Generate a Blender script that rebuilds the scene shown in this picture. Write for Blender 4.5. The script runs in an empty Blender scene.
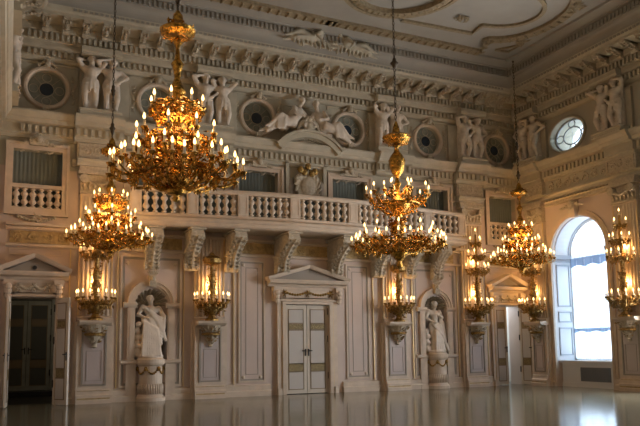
import bpy, bmesh, math, random
from mathutils import Matrix, Vector, Euler
random.seed(7)
PI = math.pi
D = bpy.data
SC = bpy.context.scene
COL = SC.collection
W = 9.55            # half width of the hall
WL = 9.92          # left wall
ZC = 12.30          # ceiling height
YB = -24.0          # wall behind the photographer

# ------------------------------------------------------------------ materials
def mat(name, col, rough=.6, metal=0., noise=0., scale=3., bump=0., bscale=30., col2=None, spec=.35):
    m = D.materials.new(name); m.use_nodes = True
    nt = m.node_tree; b = nt.nodes['Principled BSDF']
    b.inputs['Roughness'].default_value = rough
    b.inputs['Metallic'].default_value = metal
    b.inputs['Specular IOR Level'].default_value = spec
    b.inputs['Base Color'].default_value = (*col, 1)
    tc = nt.nodes.new('ShaderNodeTexCoord')
    if noise or col2:
        n = nt.nodes.new('ShaderNodeTexNoise'); n.inputs['Scale'].default_value = scale
        n.inputs['Detail'].default_value = 6
        nt.links.new(tc.outputs['Object'], n.inputs['Vector'])
        r = nt.nodes.new('ShaderNodeValToRGB')
        c2 = col2 or tuple(c*(1-noise) for c in col)
        r.color_ramp.elements[0].position = .35; r.color_ramp.elements[0].color = (*c2, 1)
        r.color_ramp.elements[1].position = .65; r.color_ramp.elements[1].color = (*col, 1)
        nt.links.new(n.outputs['Fac'], r.inputs['Fac']); nt.links.new(r.outputs['Color'], b.inputs['Base Color'])
    if bump:
        n2 = nt.nodes.new('ShaderNodeTexNoise'); n2.inputs['Scale'].default_value = bscale
        nt.links.new(tc.outputs['Object'], n2.inputs['Vector'])
        bp = nt.nodes.new('ShaderNodeBump'); bp.inputs['Strength'].default_value = bump
        bp.inputs['Distance'].default_value = .02
        nt.links.new(n2.outputs['Fac'], bp.inputs['Height']); nt.links.new(bp.outputs['Normal'], b.inputs['Normal'])
    return m

def emis(name, col, st):
    m = D.materials.new(name); m.use_nodes = True
    nt = m.node_tree; nt.nodes.remove(nt.nodes['Principled BSDF'])
    e = nt.nodes.new('ShaderNodeEmission'); e.inputs['Color'].default_value = (*col, 1); e.inputs['Strength'].default_value = st
    nt.links.new(e.outputs[0], nt.nodes['Material Output'].inputs[0])
    return m

M = {}
M['wall']  = mat('plaster_wall', (.56, .455, .385), .55, noise=.07, scale=1.2, bump=.06)
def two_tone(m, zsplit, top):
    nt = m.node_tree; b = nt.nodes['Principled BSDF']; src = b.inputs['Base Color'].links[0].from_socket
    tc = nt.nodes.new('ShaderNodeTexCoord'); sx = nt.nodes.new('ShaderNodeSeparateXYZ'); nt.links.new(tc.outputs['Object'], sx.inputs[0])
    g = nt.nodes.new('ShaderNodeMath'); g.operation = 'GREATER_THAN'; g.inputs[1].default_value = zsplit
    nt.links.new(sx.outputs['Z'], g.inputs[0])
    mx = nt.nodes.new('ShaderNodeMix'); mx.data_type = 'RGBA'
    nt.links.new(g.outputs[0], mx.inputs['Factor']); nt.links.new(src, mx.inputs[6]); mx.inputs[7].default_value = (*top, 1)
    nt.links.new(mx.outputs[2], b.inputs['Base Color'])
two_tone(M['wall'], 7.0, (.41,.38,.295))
M['trim']  = mat('plaster_trim', (.60, .49, .375), .5, noise=.12, scale=4, bump=.1)
M['stone'] = mat('plaster_upper', (.48, .43, .325), .65, noise=.14, scale=3, bump=.12)
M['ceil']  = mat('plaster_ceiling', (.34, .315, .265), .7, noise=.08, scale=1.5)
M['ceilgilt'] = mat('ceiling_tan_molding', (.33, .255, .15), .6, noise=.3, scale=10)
M['orn']   = mat('plaster_ornament', (.54, .465, .345), .55, noise=.25, scale=14, bump=.3, bscale=40)
M['panel'] = mat('panel_lavender', (.50, .43, .40), .55, noise=.06, scale=2)
M['line']  = mat('panel_line', (.30, .265, .22), .6)
M['marble']= mat('statue_marble', (.70, .62, .52), .5, noise=.12, scale=5, bump=.1, bscale=20)
M['atl']   = mat('atlante_stucco', (.66, .57, .46), .6, noise=.16, scale=6, bump=.15, bscale=25)
M['gold']  = mat('gilt_bronze', (.78, .41, .075), .26, 1., noise=.78, scale=16, bump=.6, bscale=60)
M['dgold'] = mat('old_gilt', (.50, .32, .11), .42, 1., noise=.6, scale=18, bump=.6, bscale=50)
M['gilt']  = mat('gilded_relief', (.50, .37, .18), .5, .3, noise=.35, scale=9, bump=.4, bscale=40)
M['giltline'] = mat('gilded_edge', (.62, .47, .26), .4, .4)
M['candle']= mat('candle_wax', (.85, .72, .5), .5)
M['flame'] = emis('candle_flame', (1., .60, .20), 4.2)
M['iron']  = mat('dark_iron', (.10, .075, .05), .5, .7)
M['dark']  = mat('black_fitting', (.02, .02, .02), .4)
M['door']  = mat('door_paint', (.60, .53, .43), .45, noise=.06, scale=3)
M['doorpan'] = mat('door_panel_grey', (.50, .46, .41), .45)
M['doorline'] = mat('door_brown_line', (.22, .16, .09), .5)
M['doorgilt'] = mat('door_gilt_strip', (.34, .26, .12), .5, .2, noise=.6, scale=30)
M['darkwood'] = mat('dark_painted_wood', (.36, .36, .30), .5, noise=.2)
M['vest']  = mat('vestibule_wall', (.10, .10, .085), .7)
M['vestlight'] = mat('side_room_wall', (.62, .62, .60), .7)
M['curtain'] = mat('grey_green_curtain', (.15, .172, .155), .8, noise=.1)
M['oglass'] = mat('oculus_glass', (.25, .26, .215), .3, noise=.2, scale=8)
M['odark'] = mat('oculus_dark_glass', (.025, .035, .05), .2)
M['winpaint'] = mat('window_white_paint', (.70, .71, .72), .5)
M['revline'] = mat('reveal_molding_grey', (.42,.45,.50), .5)
M['grille'] = mat('radiator_grille', (.22, .25, .29), .5, noise=.3, scale=40)
M['chinagold'] = M['gold']

def floor_mat():
    m = D.materials.new('parquet'); m.use_nodes = True
    nt = m.node_tree; b = nt.nodes['Principled BSDF']
    tc = nt.nodes.new('ShaderNodeTexCoord')
    br = nt.nodes.new('ShaderNodeTexBrick'); br.inputs['Scale'].default_value = 1.0
    br.inputs['Brick Width'].default_value = .9; br.inputs['Row Height'].default_value = .15
    br.inputs['Mortar Size'].default_value = .004
    br.inputs['Color1'].default_value = (.165, .155, .105, 1); br.inputs['Color2'].default_value = (.135, .13, .09, 1)
    br.inputs['Mortar'].default_value = (.08, .07, .045, 1)
    nt.links.new(tc.outputs['Object'], br.inputs['Vector'])
    nt.links.new(br.outputs['Color'], b.inputs['Base Color'])
    n = nt.nodes.new('ShaderNodeTexNoise'); n.inputs['Scale'].default_value = 2.5
    nt.links.new(tc.outputs['Object'], n.inputs['Vector'])
    mr = nt.nodes.new('ShaderNodeMapRange'); mr.inputs['To Min'].default_value = .10; mr.inputs['To Max'].default_value = .17
    nt.links.new(n.outputs['Fac'], mr.inputs['Value']); nt.links.new(mr.outputs[0], b.inputs['Roughness'])
    b.inputs['Specular IOR Level'].default_value = .5
    return m
M['floor'] = floor_mat()

def curtain_mat():
    m = D.materials.new('sheer_white_fabric'); m.use_nodes = True
    nt = m.node_tree; nt.nodes.remove(nt.nodes['Principled BSDF'])
    t = nt.nodes.new('ShaderNodeBsdfTranslucent'); t.inputs[0].default_value = (.9, .92, .95, 1)
    d = nt.nodes.new('ShaderNodeBsdfDiffuse'); d.inputs[0].default_value = (.85, .87, .9, 1)
    a = nt.nodes.new('ShaderNodeMixShader'); a.inputs[0].default_value = .35
    nt.links.new(t.outputs[0], a.inputs[1]); nt.links.new(d.outputs[0], a.inputs[2])
    p = nt.nodes.new('ShaderNodeBsdfTransparent')
    x = nt.nodes.new('ShaderNodeMixShader'); x.inputs[0].default_value = .8
    nt.links.new(p.outputs[0], x.inputs[1]); nt.links.new(a.outputs[0], x.inputs[2])
    nt.links.new(x.outputs[0], nt.nodes['Material Output'].inputs[0])
    return m
M['sheer'] = curtain_mat()
def valance_mat():
    m = D.materials.new('gathered_fabric'); m.use_nodes = True
    nt = m.node_tree; nt.nodes.remove(nt.nodes['Principled BSDF'])
    t = nt.nodes.new('ShaderNodeBsdfTranslucent'); t.inputs[0].default_value = (.24, .32, .44, 1)
    d = nt.nodes.new('ShaderNodeBsdfDiffuse'); d.inputs[0].default_value = (.38, .44, .54, 1)
    a = nt.nodes.new('ShaderNodeMixShader'); a.inputs[0].default_value = .6
    nt.links.new(t.outputs[0], a.inputs[1]); nt.links.new(d.outputs[0], a.inputs[2])
    nt.links.new(a.outputs[0], nt.nodes['Material Output'].inputs[0])
    return m
M['valance'] = valance_mat()
def glass_mat():
    m = D.materials.new('window_glass'); m.use_nodes = True
    nt = m.node_tree; nt.nodes.remove(nt.nodes['Principled BSDF'])
    p = nt.nodes.new('ShaderNodeBsdfTransparent'); g = nt.nodes.new('ShaderNodeBsdfGlossy'); g.inputs['Roughness'].default_value = .05
    x = nt.nodes.new('ShaderNodeMixShader'); x.inputs[0].default_value = .08
    nt.links.new(p.outputs[0], x.inputs[1]); nt.links.new(g.outputs[0], x.inputs[2])
    nt.links.new(x.outputs[0], nt.nodes['Material Output'].inputs[0])
    return m
M['glass'] = glass_mat()

# ------------------------------------------------------------------ mesh builder
class MB:
    def __init__(s, mtx=None):
        s.v = []; s.f = []; s.M = mtx or Matrix()
    def add(s, vs, fs):
        o = len(s.v)
        s.v += [tuple(s.M @ Vector(p)) for p in vs]
        s.f += [tuple(i+o for i in f) for f in fs]
    def box(s, x0, x1, y0, y1, z0, z1):
        s.add([(x0,y0,z0),(x1,y0,z0),(x1,y1,z0),(x0,y1,z0),(x0,y0,z1),(x1,y0,z1),(x1,y1,z1),(x0,y1,z1)],
              [(0,3,2,1),(4,5,6,7),(0,1,5,4),(1,2,6,5),(2,3,7,6),(3,0,4,7)])
        return s
    def prism(s, poly, y0, y1):            # poly of (x,z) extruded along y
        n = len(poly)
        s.add([(x,y0,z) for x,z in poly]+[(x,y1,z) for x,z in poly],
              [tuple(range(n)), tuple(range(2*n-1,n-1,-1))]+[(i,i+n,(i+1)%n+n,(i+1)%n) for i in range(n)])
        return s
    def run(s, prof, x0, x1):              # profile of (p,z), p = projection towards -y, extruded along x
        n = len(prof)
        s.add([(x0,-p,z) for p,z in prof]+[(x1,-p,z) for p,z in prof],
              [tuple(range(n-1,-1,-1)), tuple(range(n,2*n))]+[(i,(i+1)%n,(i+1)%n+n,i+n) for i in range(n)])
        return s
    def lathe(s, prof, c=(0,0,0), n=12, a0=0., a1=2*PI, fn=None, caps=True):
        full = abs(a1-a0-2*PI) < 1e-6
        m = n if full else n+1
        vs = []
        for r, z in prof:
            for i in range(m):
                a = a0+(a1-a0)*i/n
                rr = r*(fn(a, z) if fn else 1)
                vs.append((c[0]+rr*math.cos(a), c[1]+rr*math.sin(a), c[2]+z))
        fs = []
        for j in range(len(prof)-1):
            for i in range(n):
                k = (i+1) % m if full else i+1
                fs.append((j*m+i, j*m+k, (j+1)*m+k, (j+1)*m+i))
        if full and caps:
            fs.append(tuple(range(m-1,-1,-1))); fs.append(tuple((len(prof)-1)*m+i for i in range(m)))
        s.add(vs, fs)
        return s
    def tube(s, pts, r, n=6, closed=False):
        pts = [Vector(p) for p in pts]; k = len(pts)
        rs = r if isinstance(r, (list, tuple)) else [r]*k
        vs = []; up = Vector((.13, .31, .94)).normalized()
        for i, p in enumerate(pts):
            t = (pts[(i+1) % k]-pts[i-1]) if closed else (pts[min(i+1,k-1)]-pts[max(i-1,0)])
            if t.length < 1e-9: t = Vector((0,0,1))
            t.normalize()
            a = t.cross(up)
            if a.length < 1e-3: a = t.cross(Vector((1,0,0)))
            a.normalize(); b = t.cross(a)
            for j in range(n):
                q = p+(a*math.cos(2*PI*j/n)+b*math.sin(2*PI*j/n))*rs[i]
                vs.append(tuple(q))
        fs = []
        for i in range(k if closed else k-1):
            i2 = (i+1) % k
            for j in range(n):
                j2 = (j+1) % n
                fs.append((i*n+j, i*n+j2, i2*n+j2, i2*n+j))
        if not closed:
            fs.append(tuple(range(n-1,-1,-1))); fs.append(tuple((k-1)*n+j for j in range(n)))
        s.add(vs, fs)
        return s
    def ell(s, c, r, rot=(0,0,0), n=10, m=6):
        R = Euler(rot).to_matrix(); c = Vector(c)
        vs = [tuple(c+R @ Vector((0,0,r[2])))]
        for j in range(1, m):
            t = PI*j/m
            for i in range(n):
                a = 2*PI*i/n
                vs.append(tuple(c+R @ Vector((r[0]*math.sin(t)*math.cos(a), r[1]*math.sin(t)*math.sin(a), r[2]*math.cos(t)))))
        vs.append(tuple(c+R @ Vector((0,0,-r[2]))))
        fs = [(0, 1+i, 1+(i+1) % n) for i in range(n)]
        for j in range(m-2):
            for i in range(n):
                fs.append((1+j*n+i, 1+(j+1)*n+i, 1+(j+1)*n+(i+1) % n, 1+j*n+(i+1) % n))
        L = len(vs)-1
        fs += [(L, 1+(m-2)*n+(i+1) % n, 1+(m-2)*n+i) for i in range(n)]
        s.add(vs, fs)
        return s
    def leaf(s, c, d, L, w, t):            # small pointed acanthus leaf (flattened octahedron) along d
        d = Vector(d).normalized(); a = d.cross(Vector((.2,.1,1)))
        if a.length < .05: a = d.cross(Vector((1,0,0)))
        a.normalize(); b = d.cross(a); c = Vector(c)
        vs = [c-d*L/2, c+d*L/2, c+a*w/2, c-a*w/2, c+b*t/2, c-b*t/2]
        s.add([tuple(q) for q in vs], [(0,2,4),(0,4,3),(0,3,5),(0,5,2),(1,4,2),(1,3,4),(1,5,3),(1,2,5)])
        return s
    def cap(s, p, q, r1, r2, n=10):
        p, q = Vector(p), Vector(q)
        s.tube([p, p.lerp(q,.33), p.lerp(q,.66), q], [r1, r1*.7+r2*.3+.004, r1*.3+r2*.7, r2], n)
        s.ell(p, (r1,)*3); s.ell(q, (r2,)*3)
        return s
    def frame(s, x0, x1, z0, z1, w, y0, y1):
        s.box(x0,x1,y0,y1,z1-w,z1); s.box(x0,x1,y0,y1,z0,z0+w)
        s.box(x0,x0+w,y0,y1,z0+w,z1-w); s.box(x1-w,x1,y0,y1,z0+w,z1-w)
        return s
    def mesh(s, name, m, smooth=False):
        me = D.meshes.new(name); me.from_pydata(s.v, [], s.f)
        if m: me.materials.append(m)
        bm = bmesh.new(); bm.from_mesh(me); bmesh.ops.recalc_face_normals(bm, faces=bm.faces); bm.to_mesh(me); bm.free()
        if smooth:
            me.polygons.foreach_set('use_smooth', [True]*len(me.polygons))
        return me
    def build(s, name, m, parent=None, smooth=False, loc=None, rz=0):
        o = D.objects.new(name, s.mesh(name, m, smooth)); COL.objects.link(o)
        if parent: o.parent = parent
        if loc: o.location = loc
        if rz: o.rotation_euler.z = rz
        return o

def tag(o, label=None, cat=None, group=None, kind=None):
    if label: o['label'] = label
    if cat: o['category'] = cat
    if group: o['group'] = group
    if kind: o['kind'] = kind
    return o
def struct(o, label=None, cat=None):
    return tag(o, label, cat, None, 'structure')
def thing(name, label, cat, loc=(0,0,0), rz=0, group=None):
    o = D.objects.new(name, None); COL.objects.link(o); o.empty_display_size = .1
    o.location = loc; o.rotation_euler.z = rz
    return tag(o, label, cat, group)
KIDS = {}
def copy_tree(o, loc=None, rz=None, label=None, group=None, parent=None):
    c = o.copy(); COL.objects.link(c)
    if parent: c.parent = parent
    if loc is not None: c.location = loc
    if rz is not None: c.rotation_euler.z = rz
    if label: c['label'] = label
    if group: c['group'] = group
    for ch in kids(o): copy_tree(ch, parent=c)
    return c
def kids(o):
    if o.name not in KIDS: KIDS[o.name] = [q for q in D.objects if q.parent == o]
    return KIDS[o.name]
def evald(mb, mods, name):                 # apply modifiers, give back a plain mesh
    o = D.objects.new('tmp', mb.mesh('tmp', None)); COL.objects.link(o)
    for typ, kw in mods:
        md = o.modifiers.new(typ, typ)
        for k, v in kw.items(): setattr(md, k, v)
    dg = bpy.context.evaluated_depsgraph_get()
    me = D.meshes.new_from_object(o.evaluated_get(dg)); me.name = name
    D.objects.remove(o)
    return me
def sculpt(mb, name, m, voxel=.022, smooth=3):
    me = evald(mb, [('REMESH', dict(mode='VOXEL', voxel_size=voxel)), ('SMOOTH', dict(factor=.5, iterations=smooth))], name)
    me.materials.clear(); me.materials.append(m)
    me.polygons.foreach_set('use_smooth', [True]*len(me.polygons))
    return me
def mobj(name, me, loc=(0,0,0), rz=0, parent=None):
    o = D.objects.new(name, me); COL.objects.link(o); o.location = loc; o.rotation_euler.z = rz
    if parent: o.parent = parent
    return o

MBACK = Matrix()
MRIGHT = Matrix.Translation((W,0,0)) @ Matrix.Rotation(-PI/2, 4, 'Z')     # local x runs along -Y
MLEFT = Matrix.Translation((-WL,0,0)) @ Matrix.Rotation(PI/2, 4, 'Z')      # local x runs along +Y (use negative x)
RR, RL = -PI/2, PI/2

# ------------------------------------------------------------------ shell
def arch_poly(cx, hw, z0, zs, n=20, r=None):
    r = r or hw
    return [(cx-hw,z0),(cx+hw,z0)]+[(cx+r*math.cos(PI*i/n), zs+r*math.sin(PI*i/n)) for i in range(n+1)]
def circ_poly(cx, cz, r, n=32):
    return [(cx+r*math.cos(2*PI*i/n), cz+r*math.sin(2*PI*i/n)) for i in range(n)]
def wall(name, mtx, x0, x1, th, cuts, m):
    mb = MB(mtx); mb.box(x0,x1,0,th,0,ZC+.1)
    cb = MB(mtx)
    for poly, dep in cuts: cb.prism(poly, -.2, dep)
    me_c = cb.mesh('cut', None); oc = D.objects.new('cut', me_c); COL.objects.link(oc)
    me = evald(mb, [('BOOLEAN', dict(operation='DIFFERENCE', object=oc, solver='EXACT'))], name)
    D.objects.remove(oc)
    me.materials.clear(); me.materials.append(m)
    return struct(mobj(name, me))
R4 = lambda x0,x1,z0,z1: [(x0,z0),(x1,z0),(x1,z1),(x0,z1)]
DB = 8.7                                    # door bay centre
OC_X = [-8.53, -5.2, -1.76, 1.76, 5.2, 8.53]
OC_Z = 9.5
NX = 5.3                                    # niche centre
UPW = [(-DB,.68,5.74,7.53), (-NX,.72,5.7,7.58), (-1.75,.70,5.7,7.58), (1.75,.70,5.7,7.58), (NX,.72,5.7,7.58), (DB,.68,5.74,7.53)]
cuts = [(R4(-.8,.8,-.1,3.05), .9), (R4(-DB-.62,-DB+.62,-.1,3.12), .9), (R4(DB-.62,DB+.62,-.1,3.12), .9)]
for s in (-1, 1): cuts.append((arch_poly(s*NX, .5, 1.2, 2.95), .55))
for cx, hw, z0, z1 in UPW: cuts.append((R4(cx-hw,cx+hw,z0,z1), .35))
for cx in OC_X: cuts.append((circ_poly(cx, OC_Z, .54), .28))
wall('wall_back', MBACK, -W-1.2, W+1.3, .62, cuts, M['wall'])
WIN = [3.08, 7.6, 12.1, 16.6, 21.1]
cuts = []
for lx in WIN:
    cuts.append((arch_poly(lx, 1.32, -.1 if lx < 4 else .95, 4.95), 1.4))
    cuts.append(([(lx-.22+.84*math.cos(2*PI*i/36), 9.42+.62*math.sin(2*PI*i/36)) for i in range(36)], 1.4))
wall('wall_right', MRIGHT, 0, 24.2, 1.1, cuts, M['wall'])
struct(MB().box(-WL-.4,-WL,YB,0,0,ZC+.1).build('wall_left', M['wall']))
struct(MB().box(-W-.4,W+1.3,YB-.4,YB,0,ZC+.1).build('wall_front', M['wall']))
struct(MB().box(-W-1.2,W+1.2,YB-.4,.62,-.2,0).build('floor', M['floor']))
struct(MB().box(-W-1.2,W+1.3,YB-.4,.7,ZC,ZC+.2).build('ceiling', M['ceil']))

# ring mouldings round three walls (mitred in the corners)
def ring(mb, prof, y_end=YB):
    paths = []
    for p, z in prof:
        paths.append([(-WL+p, y_end, z), (-WL+p, -p, z), (W-p, -p, z), (W-p, y_end, z)])
    n = len(prof)
    vs = [q for pa in paths for q in pa]
    fs = []
    for i in range(n-1):
        for k in range(3): fs.append((i*4+k, i*4+k+1, (i+1)*4+k+1, (i+1)*4+k))
    mb.add(vs, fs)
def dentils(mb, mtx, x0, x1, step, w, p0, p1, z0, z1):
    om = mb.M; mb.M = mtx
    n = int((x1-x0)/step)
    for i in range(n):
        x = x0+(i+.5)*(x1-x0)/n
        mb.box(x-w/2, x+w/2, -p1, -p0+.01, z0, z1)
    mb.M = om
LW = (MLEFT, -14., -.3); RW = (MRIGHT, .3, 14.)
# main cornice
mb = MB()
ring(mb, [(0,10.3),(.1,10.32),(.18,10.38),(.2,10.4),(.2,10.6),(.34,10.62),(.36,10.7),(.36,10.82),(.42,10.84),(.42,11.08),(.55,11.1),(.55,11.31),
          (1.18,11.33),(1.18,11.42),(1.25,11.46),(1.3,11.58)])
for mt, a, b in ((MBACK,-W+.4,W-.4), LW, RW):
    dentils(mb, mt, a, b, .17, .085, .2, .32, 10.42, 10.58)
    dentils(mb, mt, a, b, .155, .08, .42, .51, 10.86, 11.06)
struct(mb.build('trim_1', M['stone']))
mb = MB()
cove = [(1.3,11.58)]+[(1.3+.2*(1-math.cos(PI/2*i/6)), 11.58+.3*math.sin(PI/2*i/6)) for i in range(1,7)]
ring(mb, cove+[(1.58,11.9),(1.58,12.15),(1.66,12.17),(1.67,12.2),(2.0,12.28),(2.02,12.23),(2.12,12.23),(2.14,12.31)])
for mt, a, b in ((MBACK,-W+1.6,W-1.6), (MLEFT,-14.,-1.6), (MRIGHT,1.6,14.)):
    dentils(mb, mt, a, b, .15, .075, 1.58, 1.64, 11.94, 12.12)
    dentils(mb, mt, a, b, .15, .09, 1.24, 1.30, 11.48, 11.55)
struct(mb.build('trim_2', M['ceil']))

# ledge (entablature between the windows and the attic)
LEDGE = [(0,7.86),(.07,7.88),(.07,7.98),(.13,8.0),(.13,8.28),(.30,8.31),(.33,8.42),(.36,8.43),(.42,8.52),(.45,8.58),(.45,8.64),(.02,8.67)]
ARCHI = [(0,7.14),(.07,7.15),(.07,7.24),(.13,7.30),(.13,7.36),(0,7.38)]
RES = [-7.0, -3.47, 3.47, 7.0]
mb = MB()
ring(mb, LEDGE)
for mt, a, b in ((MBACK,-W+.3,W-.3), LW, RW):
    dentils(mb, mt, a, b, .19, .10, .13, .22, 8.03, 8.24)
for x in RES:
    mb.run([(p+.2,z) for p,z in LEDGE]+[(0,8.67),(0,7.86)], x-.72, x+.72)
    mb.run(ARCHI, x-.75, x+.75); mb.run([(p+.2,z) for p,z in ARCHI]+[(0,7.38),(0,7.14)], x-.62, x+.62)
    dentils(mb, MBACK, x-.72, x+.72, .19, .10, .33, .42, 8.03, 8.24)
mb.M = MRIGHT
mb.run(ARCHI, .1, 20)
for x in (1.0, 5.35, 9.85, 14.3):
    mb.run([(p+.15,z) for p,z in LEDGE]+[(0,8.67),(0,7.86)], x-.6, x+.6)
mb.M = MBACK
struct(mb.build('trim_3', M['stone']))

# low plinth along the walls
mb = MB()
BASE = [(0,0),(.12,0),(.12,.16),(.08,.2),(.08,.34),(0,.38)]
for a, b in ((-8.05,-5.95),(-4.65,-1.35),(1.35,4.65),(5.95,8.05)): mb.run(BASE, a, b)
struct(mb.build('baseboard_back', M['trim']))
mb = MB(MRIGHT)
mb.run(BASE, 0, 1.7); mb.run(BASE, 4.5, 24)
struct(mb.build('baseboard_right', M['trim']))

# scrolling relief: a wave with spirals and leaves
def scroll_band(mb, x0, x1, z0, z1, p, step=None, r=.02, rows=1):
    h = (z1-z0); step = step or h*1.15
    n = max(1, int(round((x1-x0)/step))); step = (x1-x0)/n
    zc = (z0+z1)/2
    for i in range(n):
        cx = x0+(i+.5)*step; s = 1 if i % 2 else -1
        pts = []
        for k in range(15):
            a = k/14*PI*2.6; rr = (h*.42)*(1-k/16)
            pts.append((cx+rr*math.cos(a+PI*.5*s), -p, zc+s*rr*math.sin(a+PI*.5)))
        mb.tube(pts, r, 5)
        mb.ell((cx,-p,zc), (h*.10,.03,h*.10), n=6, m=4)
        for k in range(5):
            a = random.random()*2*PI
            mb.leaf((cx+h*.36*math.cos(a), -p-.005, zc+h*.36*math.sin(a)), (math.cos(a+.9),0,math.sin(a+.9)), h*.34, h*.14, .05)

# gilt friezes under the balcony and over the side doors
gb = MB()
for a, b in ((-9.4,-7.75),(-6.2,-5.55),(-5.1,-4.35),(-2.5,-1.2),(-.8,.8),(1.2,2.5),(4.35,5.1),(5.55,6.2),(7.75,9.4)):
    gb.box(a,b,-.035,0,4.72,5.08)
    scroll_band(gb, a, b, 4.74, 5.06, .045, r=.018)
struct(gb.build('trim_4', M['gilt']))
mb = MB()
for z0, z1, p in ((4.60,4.70,.10),(5.10,5.2,.12)):
    mb.run([(0,z0),(p*.6,z0),(p,z0+.03),(p,z1-.02),(p*.7,z1),(0,z1)], -9.5, 9.5)
mb.run([(0,5.2),(.22,5.22),(.22,5.3),(0,5.34)], -9.5, -6.2); mb.run([(0,5.2),(.22,5.22),(.22,5.3),(0,5.34)], 6.2, 9.5)
struct(mb.build('trim_5', M['trim']))

# wall panels: frames with rosettes, gilt edges, lavender fields
fb = MB(); lb = MB(); pb = MB(); ge = MB()
def wall_panel(x0, x1, z0, z1):
    pb.box(x0+.1,x1-.1,-.012,0,z0+.1,z1-.1)
    fb.frame(x0,x1,z0,z1,.06,-.045,0)
    lb.frame(x0+.06,x1-.06,z0+.06,z1-.06,.05,-.02,0)
    lb.frame(x0+.25,x1-.25,z0+.25,z1-.25,.025,-.02,0)
    for x in (x0+.17, x1-.17):
        for z in (z0+.17, z1-.17):
            fb.lathe([(.075,0),(.075,.02),(.03,.035)], n=8) if False else fb.ell((x,-.02,z), (.06,.03,.06), n=8, m=4)
for s in (-1, 1):
    a, b = sorted((s*2.46, s*1.52)); wall_panel(a, b, .45, 4.5)
    a, b = sorted((s*6.25, s*4.35)); fb.frame(a,b,.42,4.5,.06,-.045,0); lb.frame(a+.06,b-.06,.48,4.44,.07,-.02,0)
    for x in (a+.2, b-.2):
        for z in (4.25,): fb.ell((x,-.02,z),(.06,.03,.06),n=8,m=4)
    for x in (2.62, 4.28, 6.33, 7.72):
        ge.box(s*x-.02, s*x+.02, -.05, 0, .4, 4.6)
    a, b = sorted((s*7.95, s*9.4)); fb.frame(a,b,4.36,4.56,.03,-.04,0)
struct(fb.build('trim_6', M['trim'])); struct(lb.build('trim_7', M['line'])); struct(pb.build('trim_8', M['wall']))
struct(ge.build('trim_9', M['giltline']))

# ------------------------------------------------------------------ pilasters
def pilaster(name, tall, label, loc, rz=0):
    t = thing(name, label, 'pilaster', loc, rz)
    b = MB()
    b.run([(0,0),(.36,0),(.36,.10),(.33,.12),(.33,.24),(.29,.27),(.27,.38),(.24,.42),(.24,2.28),(.28,2.32),(.30,2.42),(.0,2.46)], -.5, .5)
    b.box(-.58,.58,-.16,0,0,2.4)
    b.build('pedestal', M['trim'], t)
    b = MB(); b.frame(-.36,.36,.52,2.18,.05,-.27,-.235); b.frame(-.22,.22,.66,1.55,.015,-.262,-.235)
    b.build('pedestal_molding', M['line'], t)
    MB().box(-.3,.3,-.248,-.235,.58,2.12).build('pedestal_panel', M['panel'], t)
    b = MB(); b.box(-.46,.46,-.335,-.3,.13,.17); b.box(-.45,.45,-.29,-.28,.37,.385)
    b.build('gilt_fillet', M['gilt'], t)
    top = 6.32 if tall else 5.2
    b = MB(); b.box(-.5,.5,-.14,0,2.44,top)
    n = 7
    for i in range(n):
        x = -.36+.72*i/(n-1)
        b.lathe([(.038,0),(.038,top-2.7)], (x,-.14,2.6), 6)
    b.run([(.14,2.44),(.22,2.46),(.22,2.54),(.14,2.58)], -.5, .5)
    b.build('shaft', M['trim'], t)
    b = MB()
    for s in (-1,1): b.box(s*.475-.02, s*.475+.02, -.155, -.13, 2.6, top-.06)
    b.build('gilt_edge', M['giltline'], t)
    if tall:
        b = MB(); b.box(-.52,.52,-.2,0,6.3,6.36); b.box(-.5,.5,-.16,0,6.3,6.9)
        for s in (-1,1):
            b.M = Matrix.Translation((s*.4,-.24,6.74)) @ Matrix.Rotation(PI/2,4,'X')
            b.lathe([(.03,-.1),(.14,-.09),(.14,.09),(.03,.1)], n=10)
            b.M = Matrix()
        for k in range(6):
            x = -.4+.16*k; b.leaf((x,-.22,6.52),(0,-.4,1),.34,.14,.1)
        for k in range(11):                     # swag of flowers
            u = k/10; b.ell((-.36+.72*u,-.27,6.72-.14*math.sin(PI*u)),(.06,.06,.06),n=6,m=4)
        b.box(-.58,.58,-.32,0,6.88,6.98); b.box(-.54,.54,-.24,0,6.98,7.14)
        b.build('capital', M['orn'], t)
        b = MB(); b.box(-.62,.62,-.2,0,7.36,7.88)
        b.frame(-.56,.56,7.4,7.84,.04,-.24,-.18); scroll_band(b,-.48,.48,7.45,7.8,.21,step=.32)
        b.build('frieze_block', M['orn'], t)
    return t
pilaster('pilaster', True, 'tall fluted pilaster with pedestal at right of the open dark doorway', (-7.0,0,0))
pilaster('pilaster', False, 'fluted pilaster under the balcony between left statue niche and closed white door', (-3.47,0,0))
pilaster('pilaster', False, 'fluted pilaster under the balcony between closed white door and right statue niche', (3.47,0,0))
pilaster('pilaster', True, 'tall fluted pilaster between right statue niche and half-open white door', (7.0,0,0))
pilaster('pilaster', True, 'tall fluted pilaster in the corner between half-open door and arched window', (W,-1.1,0), RR).scale = (.82,1,1)
pilaster('pilaster', True, 'tall fluted pilaster on the window wall, right of the arched window', (W,-5.35,0), RR)
pilaster('pilaster', True, 'tall fluted pilaster on the window wall after the second arched window', (W,-9.85,0), RR)

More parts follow.
